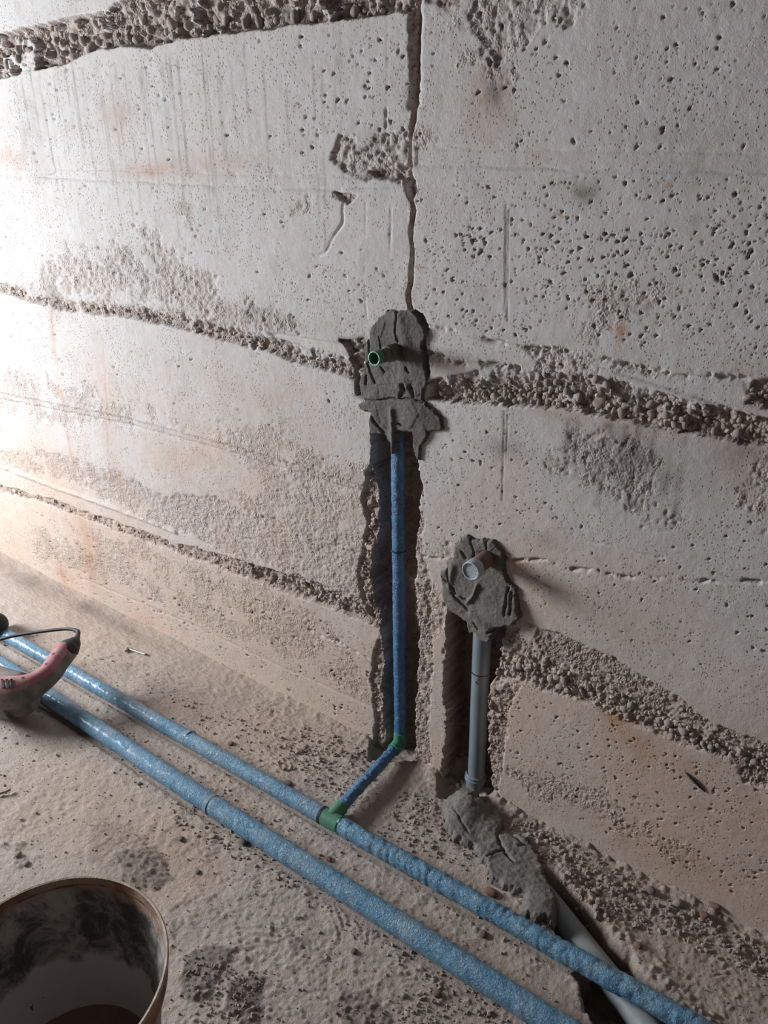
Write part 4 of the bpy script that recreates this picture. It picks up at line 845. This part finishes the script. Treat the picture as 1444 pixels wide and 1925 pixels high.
fa, fm, fb = Vector(frontA), Vector(frontM), Vector(frontB)
fp = root('blue_pipe', (fm.x, fm.y, 0), 'thicker blue pipe lying on the floor nearest the camera, under the drill', 'pipe')
fb = fb+(fb-fm).normalized()*.5; d1 = (fm-fa).normalized(); d2 = (fb-fm).normalized()
place('wrapped_pipe', tube('wrapped_pipe', straight(fa, fm-d1*.004, .005), RB, 30, crinkle(.0013, .022, 3)), fp, M['blue'])
place('wrapped_pipe', tube('wrapped_pipe', straight(fm+d2*.004, fb, .004), RB, 30, crinkle(.0016, .024, 7)), fp, M['blue'])
ring_band('joint_tape', fm, d1, RB-.0006, .012, 'tape', fp)

# grey drain riser in the second chase
G0, G1 = Vector((-0.7129,0.04,-0.0576)), Vector((-0.7264,0.04,0.5635))
gp = root('drain_pipe', (G0.x, G0.y, G0.z), 'smooth grey drain pipe standing in the right wall chase', 'pipe')
place('pipe_tube', tube('pipe_tube', straight(G0-Vector((0, 0, .05)), G1, .02), .0225, 36), gp, M['grey_pvc'])
gd = (G1-G0).normalized(); gc = Vector((-0.7176,0.04,0.0105))
place('socket', lathe('socket', [(.0235, -.075), (.0252, -.072), (.0252, -.006), (.0285, -.003), (.0285, .006), (.0255, .008), (.0255, .010), (.0275, .012), (.0275, .016), (.0230, .019)], 36, gc, gd), gp, M['grey_pvc'])
gw = Vector((-0.7235,0.04,0.3495)); ring_band('tie_wire', gw, gd+Vector((0, .1, .04)), .0228, .0025, 'wire', gp)
place('tie_wire', tube('tie_wire', catmull([gw+Vector((.008, -.024, .0)), gw+Vector((.012, -.030, -.004)), gw+Vector((.006, -.033, -.010)), gw+Vector((.014, -.030, -.014))], 6), .0012, 8), gp, M['wire'])

# pale drain pipe leaving in the floor trench
H0, H1 = Vector((-0.3975,-0.165,-0.03)), Vector((-0.0834,-0.3282,-0.032))
hp = root('drain_pipe', (H0.x, H0.y, -.05), 'dusty pale drain pipe sunk in the floor trench beneath the blue pipe', 'pipe')
place('pipe_tube', tube('pipe_tube', straight(H0-(H1-H0).normalized()*.08, H1, .02), .0275, 36), hp, M['pale_pvc'])

# green stub
S0 = Vector((-0.9498,-0.086,1.116)); S0.y = 0
st = root('pipe_stub', S0, 'open green pipe stub sticking out of the upper mortar patch', 'pipe')
place('stub_tube', tube('stub_tube', [Vector((S0.x, .02, S0.z)), Vector((S0.x, -.04, S0.z)), Vector((S0.x, -.068, S0.z))], .0146, 36, inner=.0115), st, M['green_dusty'])
place('stub_end', tube('stub_end', [Vector((S0.x, -.0675, S0.z)), Vector((S0.x, -.076, S0.z)), Vector((S0.x, -.0850, S0.z))], .0146, 36, inner=.0118), st, M['green'])
place('cut_rim', tube('cut_rim', [Vector((S0.x, -.0845, S0.z)), Vector((S0.x, -.0860, S0.z))], .0148, 36, inner=.0128), st, M['green_rim'])
place('bore_lining', lathe('bore_lining', [(0, 0), (.0121, 0), (.0121, .080), (.0127, .080), (.0127, -.001), (0, -.001)], 32, (S0.x, -.005, S0.z), (0, -1, 0)), st, M['green_in'])
place('collar', lathe('collar', [(.015, 0), (.0180, .002), (.0180, .034), (.0172, .037), (.0140, .038)], 32, (S0.x, -.004, S0.z), (0, -1, 0)), st, M['green_dusty'])

# capped drain stub
K0 = Vector((-0.6972,-0.086,0.6957)); K0.y = 0
ks = root('pipe_stub', K0, 'drain stub closed by a pale round cap, in the lower mortar patch', 'pipe')
place('stub_tube', tube('stub_tube', [Vector((K0.x, .02, K0.z)), Vector((K0.x, -.03, K0.z)), Vector((K0.x, -.070, K0.z))], .0190, 40), ks, M['brown_pvc'])
place('cap', lathe('cap', [(.0192, .060), (.0206, .062), (.0210, .082), (.0200, .0845), (.0180, .0845), (.0175, .0828), (0, .0826)], 44, (K0.x, 0, K0.z), (0, -1, 0)), ks, M['cap'])
place('cap_rim', lathe('cap_rim', [(.0176, .0840), (.0184, .0862), (.0202, .0862), (.0211, .0840), (.0192, .0825)], 44, (K0.x, 0, K0.z), (0, -1, 0), True), ks, plain('pale_cap_edge', (.56, .60, .66), .4))
bmd = bmesh.new()
for i in range(9):
    a = i*.698+.3; rr_ = .0130+.002*(i % 2)
    bmesh.ops.create_uvsphere(bmd, u_segments=8, v_segments=6, radius=.0010, matrix=Matrix.Translation((K0.x+rr_*math.cos(a), -.0826, K0.z+rr_*math.sin(a))))
me = bpy.data.meshes.new('cap_marks'); bmd.to_mesh(me); bmd.free(); place('cap_marks', me, ks, M['brown_pvc'])

# ------------------------------------------------------------------ bucket
BC = Vector((-.895, -1.026, 0)); BR, BH = .182, .330
bk = root('bucket', BC, 'large stained mixing bucket with tan rim, cut by the lower left corner', 'bucket')
def bl(name, prof, mat, seg=96): 
    o = link(name, lathe(name, prof, seg), bk, M[mat]); return o
bl('body', [(0, 0), (.128, 0), (.134, .006), (BR-.012, BH-.060), (BR-.004, BH-.058), (BR-.002, BH-.050), (BR-.006, BH-.047), (BR-.0035, BH-.012), (BR+.004, BH-.010), (BR+.004, BH-.004)], 'bucket_out')
bl('rim', [(BR-.002, BH-.006), (BR+.0045, BH-.006), (BR+.0048, BH-.001), (BR+.003, BH+.0008), (BR-.0005, BH)], 'bucket_rim').data
bl('inner_lining', [(0, .010), (.124, .010), (.130, .014), (BR-.0145, BH-.062), (BR-.0095, BH-.046), (BR-.0008, BH-.0005)], 'bucket_in')
bl('mud_layer', [(0, .052), (.08, .051), (.1345, .050), (.134, .030), (0, .030)], 'mud')
for o in bk.children: sharp(o, 50)

# ------------------------------------------------------------------ power drill at the left edge
ZH = .115
dr = root('power_drill', (-2.085,-0.4636,0), 'dusty red and grey corded power drill resting across the pipes, cut by left edge', 'drill')
hp_pts = [(-1.903,-0.3601,0.15), (-1.882,-0.401,0.146), (-1.858,-0.4469,0.138), (-1.859,-0.4867,0.128), (-1.874,-0.5205,0.12), (-1.9,-0.5495,0.115), (-1.968,-0.588,0.112)]
path = catmull(hp_pts, 8)
def loft(name, path, fn, seg=28, half=None, tilt=0.):
    """oval sweep; fn(t) -> (half width across, half height); half splits upper/lower shell"""
    bm = bmesh.new(); rows = []; n = len(path)
    for i, p in enumerate(path):
        T = (path[min(i+1, n-1)]-path[max(i-1, 0)]).normalized(); S = Vector((0, 0, 1)).cross(T).normalized(); Uv = T.cross(S)
        S, Uv = S*math.cos(tilt)+Uv*math.sin(tilt), Uv*math.cos(tilt)-S*math.sin(tilt)
        w, h = fn(i/(n-1)); row = []
        for k in range(seg):
            a = 2*math.pi*k/seg; ca, sa = math.cos(a), math.sin(a)
            e = .75; x = w*math.copysign(abs(ca)**e, ca); y = h*math.copysign(abs(sa)**e, sa)
            if half == 'up': y = max(y, .10*h)
            if half == 'down': y = min(y, .12*h); 
            row.append(bm.verts.new(p+S*x+Uv*y))
        rows.append(row)
    for A, B in zip(rows[:-1], rows[1:]):
        for k in range(seg): bm.faces.new([A[k], A[(k+1) % seg], B[(k+1) % seg], B[k]]).smooth = True
    bm.faces.new(rows[0]); bm.faces.new(rows[-1]); bmesh.ops.recalc_face_normals(bm, faces=bm.faces)
    me = bpy.data.meshes.new(name); bm.to_mesh(me); bm.free(); return me
TILT = R(28)
def hw(t): return (.028+.012*smooth(.35, .8, np.float32(t)), .031+.016*smooth(.3, .9, np.float32(t)))
o = place('handle_shell', loft('handle_shell', path, lambda t: tuple(float(q)*1.0 for q in hw(t)), half='up', tilt=TILT), dr, M['pink']); sharp(o, 50); o['label'] = 'dusty pinkish red upper handle shell'
o = place('handle_grip', loft('handle_grip', path, lambda t: tuple(float(q)*1.04 for q in hw(t)), half='down', tilt=TILT), dr, M['tool_grey']); sharp(o, 50); o['label'] = 'grey lower grip'
# motor housing, tapering gear case
mb = catmull([(-1.869,-0.5031,0.1), (-1.898,-0.5234,0.092), (-1.966,-0.5395,0.082), (-2.084,-0.5566,0.078), (-2.288,-0.5736,0.078), (-2.487,-0.594,0.078)], 8)
o = place('motor_housing', loft('motor_housing', mb, lambda t: (.040+.018*math.sin(min(t*3, 1)*1.57), .046+.018*math.sin(min(t*3, 1)*1.57))), dr, M['tool_grey']); sharp(o, 50)
hc = (-1.974,-0.5206,0.128)
o = place('alloy_case', loft('alloy_case', catmull([(-1.942,-0.5183,0.118), (-1.993,-0.5246,0.118), (-2.132,-0.5458,0.118), (-2.294,-0.561,0.118)], 6), lambda t: (.028, .020)), dr, M['alu'])
foot = catmull([(-1.886,-0.544,0.075), (-1.935,-0.5521,0.055), (-1.986,-0.5468,0.035)], 6)
place('lower_housing', loft('lower_housing', [Vector(p) for p in foot], lambda t: (.042-.010*t, .034-.006*t)), dr, M['tool_grey'])
# cooling slots, screw holes
def box_at(name, c, ax, ay, az, mat):
    bm = bmesh.new(); bmesh.ops.create_cube(bm, size=1); 
    for v in bm.verts: v.co = Vector(c)+Vector(ax)*v.co.x+Vector(ay)*v.co.y+Vector(az)*v.co.z
    bmesh.ops.bevel(bm, geom=bm.edges[:], offset=.0008, segments=1, affect='EDGES'); me = bpy.data.meshes.new(name); bm.to_mesh(me); bm.free(); return place(name, me, dr, M[mat])
CAMD = lambda p: (CAM-Vector(p)).normalized()
rt_ = Vector((math.cos(R(36.1)), math.sin(R(36.1)), 0))
from mathutils.bvhtree import BVHTree
bvs = []
for ob in dr.children:
    bvs.append(BVHTree.FromPolygons([v.co.copy() for v in ob.data.vertices], [tuple(p.vertices) for p in ob.data.polygons]))
def surface(p):
    """nearest point of the drill's skin from above a rough position"""
    best = None
    d = (Vector(p)-CAM).normalized()
    for b in bvs:
        h = b.ray_cast(CAM, d)
        if h[0] is not None and (best is None or h[3] < best[2]): best = (h[0], h[1], h[3])
    return best
for i, p in enumerate([(-1.948,-0.5416,0.12), (-1.937,-0.5335,0.12), (-1.926,-0.5254,0.12)]):
    hcst = surface(p)
    if hcst: 
        nn = hcst[1]; nn = nn if nn.dot(CAM-hcst[0]) > 0 else -nn
        ly = path[36]-path[30]; ly = (ly-nn*ly.dot(nn)).normalized(); lx = nn.cross(ly)
        box_at('cooling_slot', hcst[0], lx*.026, ly*.0045, nn*.003, 'black')
for p in [(-1.934,-0.3859,0.14), (-1.905,-0.4272,0.14), (-1.913,-0.4984,0.13)]:
    hcst = surface(p)
    if hcst:
        nn = hcst[1]; nn = nn if nn.dot(CAM-hcst[0]) > 0 else -nn
        place('screw_hole', lathe('screw_hole', [(0, -.002), (.0042, -.002), (.0042, .0006), (0, .0006)], 16, hcst[0], nn), dr, M['black'])
# rubber boot and cord
e0 = path[0]; bt = [e0-(path[1]-e0).normalized()*k for k in (0, .012, .028)]
bpts = catmull([path[2], (-1.904,-0.346,0.153), (-1.909,-0.3274,0.158), (-1.928,-0.3029,0.16), (-1.947,-0.2881,0.16), (-1.966,-0.2871,0.158)], 8)
o = place('cord_boot', tube('cord_boot', bpts, lambda t, s: .031-.015*min(max(t*3-.6, 0), 1)-.0095*max(0, min(t*2.2-.5, 1)), 20), dr, M['black'])
place('power_cord', tube('power_cord', catmull([(-1.942,-0.2916,0.16), (-1.97,-0.2864,0.158), (-2.012,-0.297,0.15), (-2.077,-0.3327,0.135), (-2.141,-0.3701,0.118), (-2.198,-0.4121,0.1), (-2.302,-0.4717,0.05), (-2.365,-0.5473,0.03)], 8), .0052, 12), dr, M['black'])

# dark rounded rubber cap at the far left
rc = Vector((-2.353,-0.3355,0.03)); 
place_me = lathe('rubber_cap', [(0, .052), (.020, .050), (.034, .040), (.040, .024), (.041, .0), (.040, -.04), (.037, -.06), (0, -.06)], 36)
ro = link('end_cap', place_me, bp, M['black']); ro.location = rc+Vector((-.03, .0, .014))-bp.location; ro.rotation_euler = (R(20), R(62), 0)
ro['label'] = 'black domed rubber cap'

# ------------------------------------------------------------------ small odds and ends
def rod(name, pts, r, mat, label, cat):
    me = tube(name, catmull(pts, 6), r, 10); c = Vector(pts[0]); o = link(name, me, None, M[mat]); return tag(o, label, cat)
rod('bent_nail', [(-1.938,-0.1428,0.01), (-1.952,-0.1269,0.006), (-1.941,-0.1247,0.005), (-1.907,-0.1187,0.005), (-1.871,-0.1126,0.006)], .0045, 'steel', 'bent steel rod end lying on the floor near the wall foot, left', 'nail')
rod('wooden_sliver', [(-1.687,-0.7372,0.008), (-1.674,-0.7181,0.009), (-1.669,-0.7038,0.01)], .0035, 'wood', 'pale wooden sliver on the floor at the left photo edge', 'stick')
rod('metal_scrap', [(-1.761,-0.4557,0.006), (-1.738,-0.4542,0.005), (-1.703,-0.4553,0.006)], .0035, 'steel', 'small bright metal scrap beside the front pipe below the drill', 'scrap')
tw = tube('embedded_sliver', catmull([(-0.2161,-0.001,0.3425), (-0.1952,-0.004,0.3322), (-0.1706,-0.001,0.3137)], 6), lambda t, s: .0008+.0022*math.sin(3.1*min(max(t, .02), .98)), 8)
link('wood_sliver', tw, wall, M['wire'])
